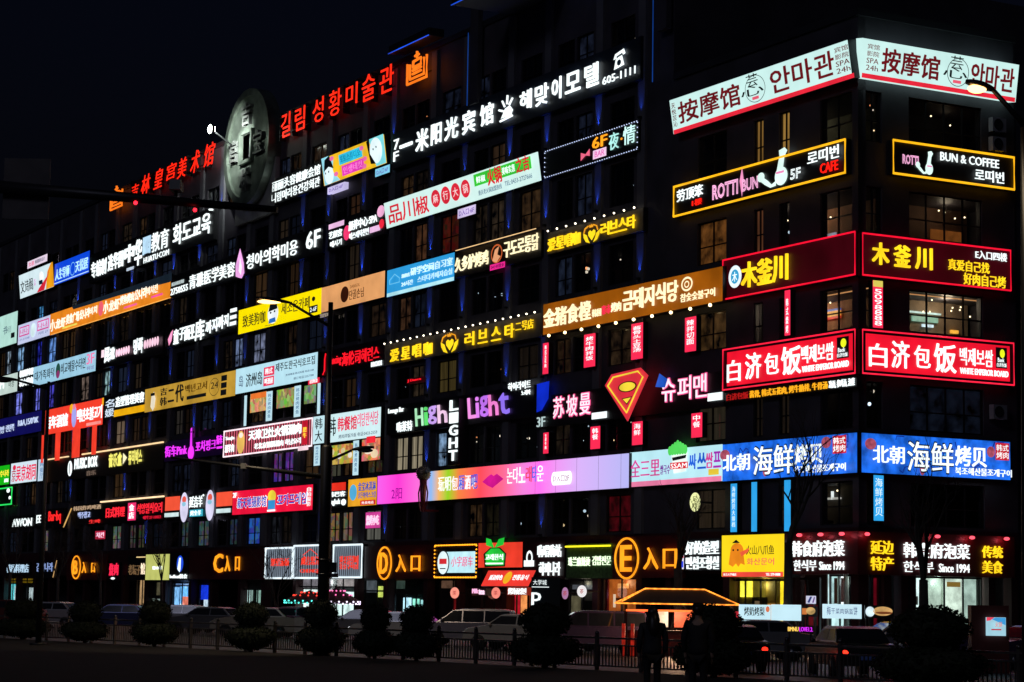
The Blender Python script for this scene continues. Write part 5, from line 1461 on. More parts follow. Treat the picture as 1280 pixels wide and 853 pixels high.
shopfront('A', 546, 596, 724, 800, paint((.05, .02, .02), .6), 3, .8, 1.6, [(0, .35, .82, .98, GI('#6a4a3a', .5), .1), (.35, .62, .1, .8, GI('#7a1416', .4), .1), (.4, .5, .1, .4, GI('#607068', .6), .3)])
shopfront('A', 490, 530, 724, 800, paint((.02, .03, .03), .6), 3, .72, 1.6, [(.25, .5, .1, .62, GI('#b8e0f0', 1.0), .2), (.55, .75, .3, .6, GI('#88d8c0', 1.0), .2), (.8, .95, .35, .58, GI('#a0d8d8', .9), .2), (0, .3, .8, .98, GI('#405048', .4), .1)])
shopfront('A', 452, 484, 724, 800, paint((.03, .035, .03), .6), 2, .75, 1.5, [(.05, .5, .72, .98, GI('#565a60', .6), .1), (.5, .9, .62, .85, GI('#c8d060', .9), .2)])
shopfront('A', 366, 446, 722, 800, paint((.25, .24, .24), .7), 4, .8, 1.6, [(.05, .55, .78, .98, GI('#8a8088', .6), .1), (.12, .6, .25, .74, GI('#e8f4f0', 1.0), .15), (.62, .95, .2, .7, GI('#d8ece8', .9), .15), (.65, .9, .8, .98, GI('#a89898', .6), .1)], light=((.95, 1, .98), 16))
shopfront('A', 296, 330, 736, 800, paint((.03, .03, .03), .6), 3, None, 1.5, [(.2, .36, .3, .95, GI('#a8c0bc', .9), .2), (.4, .45, .3, .95, GI('#90a8a0', .8), .2), (.6, .8, .3, .95, GI('#88a89c', .8), .2), (.86, .94, .3, .95, GI('#a8b8b0', .8), .2)])
shopfront('A', 246, 262, 730, 800, paint((.02, .02, .06), .6), 1, None, 1.2, [(.05, .6, .55, .98, GI('#1838d8', .9), .1), (.3, .6, .35, .55, GI('#c8d8e8', .9), .2)])
shopfront('A', 213, 236, 728, 800, paint((.1, .14, .25), .6), 2, .9, 1.2, [(.05, .3, .2, .86, GI('#88c0f8', .95), .1), (.36, .75, .1, .88, GI('#70b8f8', 1.0), .15), (.5, .78, .35, .6, GI('#e87860', .9), .2), (.36, .6, .05, .4, GI('#e8fbff', 1.1), .2), (.1, .8, .88, .97, GI('#7090c8', .6), .1)], light=((.6, .8, 1), 8))
shopfront('A', 184, 208, 726, 800, paint((.08, .08, .06), .6), 3, .55, 1.2, [(.02, .3, .2, .5, GI('#7a847c', .6), .1), (.36, .62, .2, .5, GI('#88908c', .7), .1), (.68, .95, .2, .5, GI('#808880', .6), .1), (.3, .7, .6, .95, GI('#6a6048', .5), .1)])
shopfront('A', 168, 182, 724, 800, paint((.2, .16, .12), .6), 2, None, 1.0, [(.2, .75, .0, 1, GI('#c09468', .8), .1), (.8, 1, 0, 1, GI('#6a6c60', .5), .1)])
shopfront('A', 5, 40, 722, 800, paint((.05, .05, .04), .6), 4, .9, 1.2, [(.05, .9, .84, .98, GI('#8a6a10', .5), .1), (.05, .3, .3, .8, GI('#60d0d8', 1.0), .1), (.28, .45, .1, .74, GI('#d0e4ec', 1.0), .15), (.8, .95, .1, .7, GI('#c0ccd0', .8), .15)], light=((.8, 1, 1), 8))

# ------------------------------------------------------------------ outdoor units of air conditioners
ac0 = None
for px, py, f, lb in ((1249, 156, 'B', 'upper of two pale air conditioner units beside the mint lightbox and street lamp'), (1249, 180, 'B', 'lower of two pale air conditioner units above the yellow edged coffee sign'), (1250, 515, 'B', 'pale air conditioner unit between the red rice lightbox and the blue seafood lightbox')):
    t, z = onface(f, px, py, .35)
    M = FM[f] @ Matrix.Translation((t, -.02, z - .35))
    if ac0 is None:
        ac0 = o = empty('air_conditioner', M, lb, 'air conditioner', 'air conditioner units')
        mb = MB(); mb.box(-.42, .42, -.36, -.05, 0, .68, paint((.3, .3, .32), .5)); mb.build('casing', o)
        mb = MB(); mb.ring(-.08, .34, .27, .27, .03, -.362, -.39, FRAME); mb.ell(-.08, .34, .25, .25, -.362, -.368, paint((.03, .03, .03), .6)); mb.build('fan_guard', o)
        mb = MB(); mb.box(-.36, -.3, -.36, .02, -.06, -.002, FRAME); mb.box(.3, .36, -.36, .02, -.06, -.002, FRAME); mb.build('bracket', o)
    else:
        o = copy_tree(ac0); o.matrix_world = M; o['label'] = lb

# ------------------------------------------------------------------ street lamps
def zat(px, py, D):
    """height of a picture point at ground distance D"""
    d = ray(px, py)
    return CAM_H + d.z / d.y * D
LP = paint((.035, .035, .038), .45, .5, .15)
def street_lamp(lb, pole_px, D, top_py, arms, base_z=0.0, r=(.16, .07), lit=None, sleeve=None, name='street_lamp', extra=()):
    p = at(pole_px, D, base_z)
    o = empty(name, Matrix.Translation(p), lb, 'street lamp')
    H = zat(pole_px, top_py, D) - base_z
    mb = MB()
    mb.tube([(0, 0, 0), (0, 0, H)], [r[0], r[1]], LP, 10)
    if sleeve: mb.tube([(0, 0, 0), (0, 0, sleeve), (0, 0, sleeve + .1)], [r[0] * 1.5, r[0] * 1.4, r[0]], LP, 10)
    mb.tube([(0, 0, 0), (0, 0, .12)], [.34, .34], LP, 10)
    mb.build('pole', o)
    for (hx, hy, jy, on) in arms:
        q = at(hx, D) - p
        hz = zat(hx, hy, D) - base_z
        jz = zat(pole_px, jy, D) - base_z
        dx = q.x
        mb = MB()
        sgn = 1 if dx > 0 else -1
        L = abs(dx)
        hl = min(.95, L * .4)
        mb.tube([(0, 0, jz), (sgn * (L - hl) * .5, 0, jz + (hz - jz) * .42), (sgn * (L - hl), 0, jz + (hz - jz) * .86)], [.06, .05, .045], LP, 8)
        mb.build('arm', o)
        mb = MB()
        a = sgn * (L - hl)
        e = sgn * (L + hl * .35)
        za, ze = jz + (hz - jz) * .86, hz + .04
        n = 7
        pts, rs = [], []
        vs, fs = [], []
        for i in range(n):
            u = i / (n - 1)
            x, z = a + (e - a) * u, za + (ze - za) * u
            w = .05 + .13 * math.sin(math.pi * min(1, u * .85 + .08)) ** .7
            for k in range(8):
                t = 2 * math.pi * k / 8
                vs.append((x, w * math.cos(t), z + (.11 if math.sin(t) > 0 else .035) * math.sin(t) * (w / .18)))
        for i in range(n - 1):
            for k in range(8): fs.append((i * 8 + k, i * 8 + (k + 1) % 8, (i + 1) * 8 + (k + 1) % 8, (i + 1) * 8 + k))
        fs += [tuple(range(7, -1, -1)), tuple((n - 1) * 8 + k for k in range(8))]
        mb.add(vs, fs, LP, True)
        h = mb.build('lamp_head', o)
        mb = MB()
        cx, cz = a + (e - a) * .6, za + (ze - za) * .6 - .04
        mb.sphere((cx, 0, cz - .02), (abs(e - a) * .36, .14, .085), em('#ffc070', 5, 0) if on else paint((.12, .12, .12), .2), 12, 6)
        mb.build('lamp_glass', h)
        if on:
            l = lamp('SPOT', (cx, 0, cz - .16), on, (1, .78, .48), o, spot_size=R(112), spot_blend=.6, shadow_soft_size=.15, rot=(R(38), 0, 0))
            mb2 = None
    return o
street_lamp('tall street lamp on the right edge with a glowing warm head over the mint lightbox', 1287, 40, 160, [(1222, 106, 156, 180)], .24)
lm = street_lamp('dark street lamp with one lit head over the yellow dog lightbox and one unlit head', 404, 80, 378, [(320, 374, 408, 1500), (456, 561, 577, 0)], 0.0, r=(.15, .09), sleeve=zat(405, 560, 80))
mb = MB()
z = zat(410, 710, 80)
mb.box(.12, .46, -.06, .06, z - .16, z + .2, paint((.02, .02, .022), .5))
mb.tube([(.36, 0, z - .2), (.36, 0, z - .34)], .17, paint((.1, .09, .09), .5), 10)
mb.build('notice_box', lm)
mb = MB()
for pz in (699, 717): mb.tube([(0, 0, zat(405, pz, 80) - .05), (0, 0, zat(405, pz, 80))], .31, STEEL, 10)
mb.build('clamp', lm)
street_lamp('thin unlit street lamp before the deep blue board at the left', 50, 88, 477, [(-14, 474, 486, 0)], .0, r=(.12, .06))
# gantry arms of the traffic posts
def gantry(lb, pole_px, D, base, joint_py, tip, boxes, boards=(), r=.13, lens=()):
    p = at(pole_px, D, base)
    o = empty('traffic_gantry', Matrix.Translation(p), lb, 'traffic gantry')
    jz = zat(pole_px, joint_py, D) - base
    q = at(tip[0], D) - p
    tz = zat(tip[0], tip[1], D) - base
    mb = MB()
    mb.tube([(0, 0, 0), (0, 0, jz + .5)], [r * 1.5, r], LP, 10)
    mb.build('pole', o)
    mb = MB()
    mb.tube([(0, 0, jz), (q.x, 0, tz)], [r, r * .5], LP, 8)
    mb.build('arm', o)
    for px, py, w, h in boxes:
        c = at(px, D) - p
        z = zat(px, py, D) - base
        mb = MB()
        mb.box(c.x - w / 2, c.x + w / 2, -.3, .25, z - h / 2, z + h / 2, paint((.3, .3, .3), .5))
        mb.tube([(c.x, 0, z), (c.x, 0, z - h)], .04, LP, 5)
        mb.build('camera_box', o)
    for xa, xb, ya, yb in boards:
        a, b = at(xa, D) - p, at(xb, D) - p
        mb = MB()
        mb.box(a.x, b.x, .14, .2, zat(xa, yb, D) - base, zat(xa, ya, D) - base, paint((.10, .09, .09), .6))
        mb.build('sign_board', o)
    for px, py in lens:
        c = at(px, D) - p
        mb = MB(); mb.sphere((c.x, -.06, zat(px, py, D) - base), .05, em('#ff2030', 4, 0), 8, 5); mb.build('indicator', o)
    return o
gantry('long dark gantry arm under the coin, carrying a camera box and a dark board', -40, 52, .03, 232, (332, 262), [(203, 233, .26, .24)], [(-20, 39, 196, 272)], .16, [(152, 254), (228, 263)])
gantry('thin traffic arm reaching left from beside the dark lamp post over the violet pub sign', 400.5, 82, 0.0, 596, (208, 572), [(300, 583, .18, .2)], (), .09)

# ------------------------------------------------------------------ railing
RAILP = paint((.26, .24, .23), .28, .8, .2, 3)
A0, A1 = rail_pt(-.55), rail_pt(1.75)
dirr = (A1 - A0).normalized()
Lr = (A1 - A0).length
ang = math.atan2(dirr.y, dirr.x)
rl = empty('street_railing', Matrix.Translation(A0) @ Matrix.Rotation(ang, 4, 'Z'), 'low dark metal street railing with close upright bars along the whole foreground', 'railing')
nb = int(Lr / 2.0)
RH = 1.02
for i in range(nb + 1):
    x = i * Lr / nb
    mb = MB()
    mb.box(x - .05, x + .05, -.05, .05, 0, RH + .08, RAILP)
    mb.sphere((x, 0, RH + .13), .07, STEEL, 8, 5)
    mb.build('post', rl)
    if i < nb:
        mb = MB()
        x1 = (i + 1) * Lr / nb
        for z0, z1 in ((RH - .05, RH + .01), (RH - .26, RH - .21), (.12, .17)): mb.box(x + .052, x1 - .052, -.03, .03, z0, z1, RAILP)
        n = 13
        for k in range(n):
            xx = x + .05 + (x1 - x - .1) * (k + .5) / n
            mb.box(xx - .016, xx + .016, -.016, .016, .17, RH - .26, RAILP)
        mb.build('rail_panel', rl)

# ------------------------------------------------------------------ clipped shrubs before the railing
LEAF = [paint((.016, .022, .013), .8, 0, .2, 2, .1), paint((.022, .03, .016), .8, 0, .2, 2, .1), paint((.012, .016, .010), .8, 0, .2, 2, .1)]
def leaf_ball(mb, c, r, n, seed):
    g = random.Random(seed)
    for i in range(n):
        v = Vector((g.gauss(0, 1), g.gauss(0, 1), g.gauss(0, 1))).normalized()
        k = g.uniform(.84, 1.03) + .05 * math.sin(5 * v.x + seed) * math.cos(4 * v.z)
        p = Vector(c) + Vector((v.x * r[0], v.y * r[1], v.z * r[2])) * k
        s = g.uniform(.035, .075)
        a = Vector((g.gauss(0, 1), g.gauss(0, 1), g.gauss(0, 1))).normalized() * s
        b = a.cross(v + Vector((.3, .1, .2)) * g.random()).normalized() * s * .6
        mb.add([p - a, p - b, p + a, p + b], [(0, 1, 2, 3)], LEAF[g.randrange(3)])
def shrub(variant):
    o = empty('topiary_shrub', Matrix.Identity(4), 'x', 'shrub', 'clipped two tier shrubs along the railing')
    mb = MB(); mb.tube([(0, 0, 0), (.02, 0, .8), (0, .02, 1.5)], [.09, .07, .05], paint((.05, .04, .03), .9), 7); mb.build('trunk', o)
    core = paint((.02, .026, .016), .9)
    mb = MB(); mb.sphere((0, 0, 1.55), (.64, .64, .52), core, 10, 7); leaf_ball(mb, (0, 0, 1.55), (.72, .72, .58), 1500, 3 + variant); mb.build('upper_foliage', o)
    mb = MB(); mb.sphere((0, 0, .62), (.95, .95, .5), core, 12, 7); leaf_ball(mb, (0, 0, .62), (1.05, 1.05, .55), 2000, 9 + variant); mb.build('lower_foliage', o)
    return o
protos = [shrub(0), shrub(1)]
def rail_D(px):
    k = (px - 640) / FPX
    tt = (14.4 + 90 * k) / (24.4 + 30 * k)
    return 90 - 30 * tt
SH = [(30, 70, 749, 'clipped dark two tier shrub at the far left in front of the railing'), (108, 62, 752, 'clipped dark two tier shrub below the orange B entrance letters'), (195, 62, 751, 'clipped dark two tier shrub before the lime lightbox doorway'),
      (315, 64, 753, 'clipped dark two tier shrub in front of the four pale shop panels'), (402, 62, 750, 'clipped dark two tier shrub at the foot of the dark lamp post'), (470, 58, 756, 'clipped dark two tier shrub below the D entrance ring'),
      (522, 64, 757, 'clipped low dark shrub left of the white van'), (682, 96, 756, 'clipped dark two tier shrub hiding the foot of the parking sign'), (893, 104, 757, 'broad clipped dark shrub before the neon edged stall'), (1163, 146, 759, 'largest clipped dark shrub, before the white shop window at the right')]
for i, (px, wpx, top, lb) in enumerate(SH):
    o = protos[i] if i < 2 else copy_tree(protos[i % 2])
    D = rail_D(px) - 1.9
    k = wpx * D / FPX / 2.1
    kz = (zat(px, top, D) - .03) / 2.1
    o.matrix_world = Matrix.Translation(at(px, D, .03)) @ Matrix.Rotation(i * 1.3, 4, 'Z') @ Matrix.Diagonal((k, k, kz, 1))
    o['label'] = lb

# ------------------------------------------------------------------ bare trees
BARK = paint((.045, .038, .033), .9, 0, .3, 4)
def bare_tree(lb, px, D, base, height, r0, seed, spread=.5, stakes=True, first=.35, depth=4, ground=.14):
    g = random.Random(seed)
    o = empty('bare_tree', Matrix.Translation(at(px, D, ground)), lb, 'tree', 'bare winter trees on the pavement')
    tb, cb = MB(), MB()
    top = height * first
    lean = (g.uniform(-.1, .1), g.uniform(-.1, .1))
    tb.tube([(0, 0, 0), (lean[0] * .5, lean[1] * .5, top * .5), (lean[0], lean[1], top)], [r0 * 1.15, r0, r0 * .85], BARK, 9)
    tb.build('trunk', o)
    def grow(p, d, L, r, lev):
        pts, rs = [p], [r]
        q, dd = Vector(p), Vector(d)
        n = 4
        for i in range(n):
            dd = (dd + Vector((g.gauss(0, .12), g.gauss(0, .12), .06))).normalized()
            q = q + dd * L / n
            pts.append(q.copy()); rs.append(max(.007, r * (1 - .55 * (i + 1) / n)))
        cb.tube(pts, rs, BARK, 6 if lev < 2 else 4, cap=False)
        if lev < depth:
            for i in range(g.choice((2, 3, 3)) if lev else 4):
                k = g.uniform(.35, 1.0)
                j = min(n - 1, int(k * n))
                b = pts[j].lerp(pts[j + 1], k * n - j if k < 1 else 1)
                a = Vector((g.gauss(0, 1), g.gauss(0, 1), g.gauss(0, .4))).normalized()
                nd = (dd + a * (spread + .15 * lev)).normalized()
                grow(b, nd, L * g.uniform(.5, .75), rs[j] * .62, lev + 1)
    for i in range(3):
        a = g.uniform(0, 6.28)
        grow(Vector((lean[0], lean[1], top - .1 * i)), Vector((math.cos(a) * spread * .6, math.sin(a) * spread * .6, 1)).normalized(), height * (1 - first) * .5, r0 * .5, 0)
    cb.build('crown', o)
    if stakes:
        for i in range(3):
            a = 2 * math.pi * i / 3 + .35 + seed
            mb = MB(); mb.tube([(1.0 * math.cos(a), 1.0 * math.sin(a), 0), (.1 * math.cos(a), .1 * math.sin(a), 2.1)], .05, BARK, 6); mb.build('stake', o)
    return o
bare_tree('bare staked tree with a thick trunk right of the yellow octopus lightbox', 985, 88, 0, 10.5, .19, 5, .45, first=.42, depth=3)
bare_tree('bare staked tree with forked trunk before the white shop window on the short front', 1155, 84, 0, 8.5, .2, 11, .5, first=.35, depth=3)
bare_tree('bare slender tree behind the neon edged stall, left of the long haired person', 849, 92, 0, 7.5, .2, 8, .35, first=.45, depth=3)
bare_tree('bare many stemmed tree before the white framed ribbed panels', 350, 122, 0, 5.6, .10, 21, .55, False, .18, 3)
bare_tree('bare thin tree in front of the lime lightbox', 203, 142, 0, 7.0, .10, 31, .5, False, .4, 4)
bare_tree('bare thin tree among the dim shops left of the B entrance', 72, 165, 0, 7.5, .12, 41, .5, False, .4, 4)
bare_tree('bare thin tree right of the B entrance ring', 126, 158, 0, 7.0, .10, 43, .5, False, .4, 4)
bare_tree('bare slim tree at the far left end of the street', 12, 172, 0, 8.0, .12, 47, .5, False, .4, 4)

# ------------------------------------------------------------------ cars
GLS = paint((.02, .022, .028), .06, 0, .2)
TYR = paint((.015, .015, .015), .8)
def car(lb, px, D, rot, L, H, col, van=False, tail=0.0, head=0.0, name='parked_car', ground=.0, cat='car'):
    o = empty(name, Matrix.Translation(at(px, D, ground)) @ Matrix.Rotation(rot, 4, 'Z'), lb, cat)
    P = paint(col, .22, .35, .06)
    W = .88
    if van:
        low = [(-.5, .2), (-.5, .5), (-.49, .62), (.30, .63), (.45, .57), (.49, .48), (.5, .2)]
        belt, cab = .62, [(-.485, .62), (-.45, .965), (-.36, 1.0), (.08, 1.0), (.16, .965), (.34, .63)]
        sidew = [(-.455, -.18), (-.165, .05), (.065, .30)]
    else:
        low = [(-.5, .24), (-.5, .52), (-.485, .66), (-.36, .70), (.24, .69), (.44, .60), (.49, .5), (.5, .24)]
        belt, cab = .69, [(-.385, .695), (-.27, .96), (-.18, 1.0), (.04, 1.0), (.09, .97), (.235, .69)]
        sidew = [(-.34, -.11), (-.095, .20)]
    mb = MB()
    def hull(prof, wlo, whi, zlo, zhi):
        """a side outline carried across the car, its flanks drawn in towards the top"""
        n = len(prof)
        vs, fs = [], []
        for sy in (-1, -.94, .94, 1):
            for x, z in prof:
                k = wlo + (whi - wlo) * max(0, min(1, (z - zlo) / max(zhi - zlo, 1e-3)))
                cx = 0.0
                s = .985 if abs(sy) == 1 else 1.0
                vs.append((x * L * s, sy * W * k, zlo * H + (z - zlo) * H * (.975 if abs(sy) == 1 else 1.0)))
        for a in range(3):
            for q in range(n):
                w = (q + 1) % n
                fs.append((a * n + q, a * n + w, (a + 1) * n + w, (a + 1) * n + q))
        fs += [tuple(range(n - 1, -1, -1)), tuple(3 * n + q for q in range(n))]
        mb.add(vs, fs, P)
    hull(low, 1.0, .97, .2, belt)
    hull(cab, .93, .76, belt, 1.0)
    mb.build('body', o)
    mb = MB()
    def edge(z):                       # where the cabin outline crosses a height: rear and front x
        r_, f_ = None, None
        for (xa, za), (xb, zb) in zip(cab, cab[1:]):
            if min(za, zb) <= z <= max(za, zb) and za != zb:
                x = xa + (xb - xa) * (z - za) / (zb - za)
                if r_ is None: r_ = x
                f_ = x
        return r_, f_
    z0, z1 = belt + .03, .945
    for sy in (-1, 1):
        for a, b in sidew:
            q = []
            for z in (z0, z1):
                r_, f_ = edge(z)
                q.append([(max(a, r_ + .02), z), (min(b, f_ - .02), z)])
            pts = [q[0][0], q[0][1], q[1][1], q[1][0]]
            mb.add([(x * L, sy * (W * (.93 - .17 * (z - belt) / (1 - belt)) + .006), z * H) for x, z in pts], [(0, 1, 2, 3)], GLS)
    for s in (-1, 1):
        q = []
        for z in (z0 + .01, z1):
            x = edge(z)[0 if s < 0 else 1]
            w = W * (.93 - .17 * (z - belt) / (1 - belt)) * .9
            q.append((x * L + s * .02, w, z * H + .012))
        mb.add([(q[0][0], -q[0][1], q[0][2]), (q[0][0], q[0][1], q[0][2]), (q[1][0], q[1][1], q[1][2]), (q[1][0], -q[1][1], q[1][2])], [(0, 1, 2, 3)], GLS)
    mb.build('window', o)
    for sx in (-.31, .31):
        for sy in (-1, 1):
            mb = MB(); mb.tube([(sx * L, sy * (W - .2), .32), (sx * L, sy * (W + .02), .32)], .32, TYR, 14)
            w = mb.build('wheel', o)
            mb = MB(); mb.tube([(sx * L, sy * (W + .015), .32), (sx * L, sy * (W + .035), .32)], .2, STEEL, 10); mb.build('rim', w)
    for sy in (-1, 1):
        mb = MB(); mb.sphere((L * .485, sy * W * .7, H * .47), (.1, .2, .09), em('#f4f8ff', head, 0) if head else paint((.5, .5, .52), .1), 8, 5); mb.build('headlight', o)
        mb = MB(); mb.sphere((-L * .495, sy * W * .78, H * .5), (.05, .12, .075), em('#ff2414', tail, 0) if tail else paint((.25, .01, .01), .2), 10, 6); mb.build('tail_light', o)
        mb = MB(); mb.sphere((L * (.27 if van else .18), sy * (W + .04), H * .70), (.07, .1, .07), P, 8, 5); mb.build('mirror', o)
    mb = MB(); mb.box(-L * .504, -L * .5, -.26, .26, H * .36, H * .36 + .13, paint((.10, .2, .6), .5)); mb.build('number_plate', o)
    return o
STREET = math.atan2(dL.y, dL.x)
car('white van parked beneath the bulb edged noodle sign', 588, 100, STREET + .95, 4.3, 1.66, (.26, .25, .32), van=True, name='parked_van', cat='van')
car('silver hatchback parked right of the white van', 645, 93, STREET + .6, 4.2, 1.5, (.35, .35, .36))
car('dark purple sport utility car parked right of the parking sign', 742, 90, STREET + 1.1, 4.6, 1.72, (.10, .07, .14), van=True)
car('dark red car parked behind the umbrellas below the ribbed panels', 364, 112, STREET + .9, 4.6, 1.55, (.16, .05, .08))
car('dark blue car parked at the left below the pink two character sign', 150, 120, STREET + .8, 4.7, 1.5, (.05, .06, .16))
car('dull red car at the far left end of the street', 12, 128, STREET + .5, 4.5, 1.6, (.2, .06, .05))
car('dark grey car parked below the C entrance', 262, 116, STREET + .7, 4.5, 1.45, (.12, .12, .13))
car('dark purple car parked before the white shop window near the advertising lightbox', 1203, 80, STREET + 1.4, 4.4, 1.5, (.12, .08, .2))
car('dark car cut by the right edge of the picture', 1290, 78, STREET + 1.5, 4.5, 1.5, (.1, .07, .14))
car('black car driving away behind the railing with two orange red tail lights', 908, 71, R(98), 4.5, 1.45, (.02, .02, .022), tail=3.5, name='moving_car')
car('dark car with round red tail lights close behind the railing at the right', 1061, 67, R(96), 4.3, 1.5, (.03, .035, .035), tail=5.0, name='moving_car')
car('white car parked behind the far left clipped shrub', 66, 132, STREET + .7, 4.5, 1.5, (.45, .45, .46))
car('silver car parked between the pale lime lightbox and the small bottle sign', 225, 122, STREET + .8, 4.5, 1.5, (.4, .4, .42), tail=1.5)
car('beige car parked below the four pale shop panels', 322, 112, STREET + .9, 4.5, 1.5, (.4, .36, .3))
car('white car parked below the pale blue posters of the D entrance', 500, 101, STREET + .8, 4.4, 1.48, (.5, .5, .5), head=1.5)
car('pale blue car parked between the parking sign and the dark purple car', 700, 95, STREET + .9, 4.4, 1.5, (.3, .34, .42))
car('grey car parked behind the largest clipped shrub at the right', 1120, 86, STREET + 1.3, 4.5, 1.5, (.22, .22, .25))
car('grey car parked behind the shrub right of the dark lamp post', 455, 108, STREET + .8, 4.4, 1.5, (.2, .2, .22))
car('pale car half hidden by the round clipped shrub below the yellow octopus lightbox', 940, 84, STREET + 1.2, 4.5, 1.5, (.3, .3, .3))

# ------------------------------------------------------------------ neon edged stall
st = at(850, 87, .0)
so = empty('food_stall', Matrix.Translation(st) @ Matrix.Rotation(.0, 4, 'Z'), 'low food stall with a dark hipped roof edged in orange light tubes', 'stall')
def stx(px): return at(px, 87).x - st.x
ez, rz = zat(850, 756, 87), zat(850, 737, 87)
xl, xr, rl0, rl1 = stx(773), stx(925), stx(809), stx(885)
mb = MB()
dk = paint((.03, .02, .018), .7)
A_, B_, C_, D_ = (xl, 0, ez), (xr, 0, ez), (xr, 3, ez), (xl, 3, ez)
E_, F_ = (rl0, 1.5, rz), (rl1, 1.5, rz)
mb.add([A_, B_, C_, D_, E_, F_], [(0, 1, 5, 4), (2, 3, 4, 5), (3, 0, 4), (1, 2, 5), (3, 2, 1, 0)], dk)
mb.build('roof', so)
mb = MB()
OT = em('#ff9030', 1.9, .7, 5)
for q in ((A_, B_, C_, D_, A_), (A_, E_, F_, B_), (E_, D_), (F_, C_)): mb.tube([(x, y - .04, z + .02) for x, y, z in q], .028, OT, 5)
for z in (zat(850, 764, 87),): mb.tube([(xl + .3, -.05, z), (xr - .5, -.05, z)], .04, em('#ff6a30', 2.0, .3), 5)
mb.build('light_tube', so)
for x, y in ((xl + .3, .1), (xr - .3, .1), (xl + .3, 2.9), (xr - .3, 2.9)):
    mb = MB(); mb.box(x - .06, x + .06, y - .06, y + .06, .005, ez - .02, dk); mb.build('post', so)
mb = MB(); mb.box(xl + .4, xr - .4, .3, .9, .01, .95, paint((.2, .04, .03), .5)); mb.box(xl + .35, xr - .35, .25, .95, .952, 1.0, STEEL); mb.build('counter', so)
mb = MB()
for i, c in enumerate(('#e84030', '#d8c8b0', '#e05028', '#f0e8e0', '#c82838')):
    x = xl + .5 + i * .95
    mb.box(x, x + .7, 2.6, 2.65, 1.1, ez - .25, em(c, 1.1, .5, 4))
mb.build('menu_panel', so)
for i, x in enumerate((xl + .2, xl + .55)):
    mb = MB(); mb.tube([(x, -.3, .01), (x, -.3, 1.25)], .07, em('#e03020', .35, .6, 5), 8); mb.build('red_lantern_post', so)
lamp('POINT', (0, 1.2, ez - .3), 240, (1, .6, .35), so, shadow_soft_size=.2)

# umbrellas with light strings
def umbrella(lb, px, D, top, rim, w, c1, c2):
    o = empty('stall_umbrella', Matrix.Translation(at(px, D, .14)), lb, 'umbrella')
    tz, rz_ = zat(px, top, D) - .14, zat(px, rim, D) - .14
    mb = MB(); mb.tube([(0, 0, 0), (0, 0, tz)], .03, STEEL, 6); mb.build('pole', o)
    n = 8
    mb = MB()
    vs = [(0, 0, tz)] + [(w * math.cos(2 * math.pi * i / n), w * math.sin(2 * math.pi * i / n), rz_) for i in range(n)] + [(w * math.cos(2 * math.pi * i / n), w * math.sin(2 * math.pi * i / n), rz_ - .15) for i in range(n)]
    mb.add(vs, [(0, 1 + i, 1 + (i + 1) % n) for i in range(n)] + [(1 + i, 1 + n + i, 1 + n + (i + 1) % n, 1 + (i + 1) % n) for i in range(n)], paint((.05, .02, .03), .7))
    mb.build('canopy', o)
    mb = MB()
    for i in range(36):
        a = 2 * math.pi * i / 36
        mb.sphere((w * 1.0 * math.cos(a), w * 1.0 * math.sin(a), rz_ - .05 - .1 * (i % 2)), .045, em(c1, 2.2, 0), 6, 4)
        if i % 3 == 0:
            for k in (.35, .65): mb.sphere((w * k * math.cos(a), w * k * math.sin(a), tz + (rz_ - tz) * k + .05), .04, em(c2, 1.8, 0), 6, 4)
    mb.build('fairy_lights', o)
    mb = MB(); mb.box(-.7, .7, -.3, .3, .01, .9, paint((.3, .28, .26), .6)); mb.build('counter', o)
    return o
umbrella('dark stall umbrella hung with cyan and red fairy lights left of the lamp post', 387, 110, 738, 750, 1.25, '#50e0d0', '#ff4030')
umbrella('dark stall umbrella hung with white and pink fairy lights right of the lamp post', 421, 110, 734, 751, 1.15, '#f0e0ff', '#ff70b0')

# boards and lightboxes on the pavement
def board(name, lb, xl, xr, yt, yb, D, mat, legs=True, deco=None, thick=.12, cat='signboard'):
    a, b = at(xl, D), at(xr, D)
    o = empty(name, Matrix.Translation((a.x, D, .14)), lb, cat)
    z0, z1 = zat((xl + xr) / 2, yb, D) - .14, zat((xl + xr) / 2, yt, D) - .14
    w = b.x - a.x
    mb = MB(); mb.box(0, w, 0, thick, z0, z1, mat); mb.build('panel', o)
    if legs:
        for x in (.06, w - .06):
            mb = MB(); mb.box(x - .03, x + .03, .02, thick - .02, 0, z0 - .002, STEEL); mb.build('leg', o)
    if deco:
        mb = MB()
        deco(mb, w, z0, z1 - z0)
        mb.build('lettering', o)
    return o
WBOX = em('#c8ecf8', .98, .08)
def d1(mb, w, z0, h):
    mb.text('烤奶烤梨', w * .16, w * .8, z0 + h * .25, z0 + h * .85, -.004, .01, INK, .03)
    mb.ell(w * .9, z0 + h * .7, w * .06, h * .2, -.004, -.012, em('#e07850', .9))
board('stall_board', 'white lit board with black brush characters right of the neon edged stall', 924, 963.5, 756, 774.5, 86, WBOX, True, d1)
board('stall_board', 'plain pale lit board crossed by a tree stake', 964.5, 1001.5, 756, 776, 86, WBOX, True, None)
def d2(mb, w, z0, h):
    for i, ch in enumerate('梅干菜肉锅盔饼'): mb.text(ch, w * (.1 + .115 * i), w * (.1 + .115 * i + .1), z0 + h * (.25 if i in (0, 6) else .32), z0 + h * (.85 if i in (0, 6) else .7), -.004, .01, em('#3a4a90', .6), .02)
board('stall_board', 'white lit board with small blue handwritten characters on thin legs', 1028.5, 1077, 755.5, 773.5, 86, em('#cdeefa', 1.0, .05), True, d2)
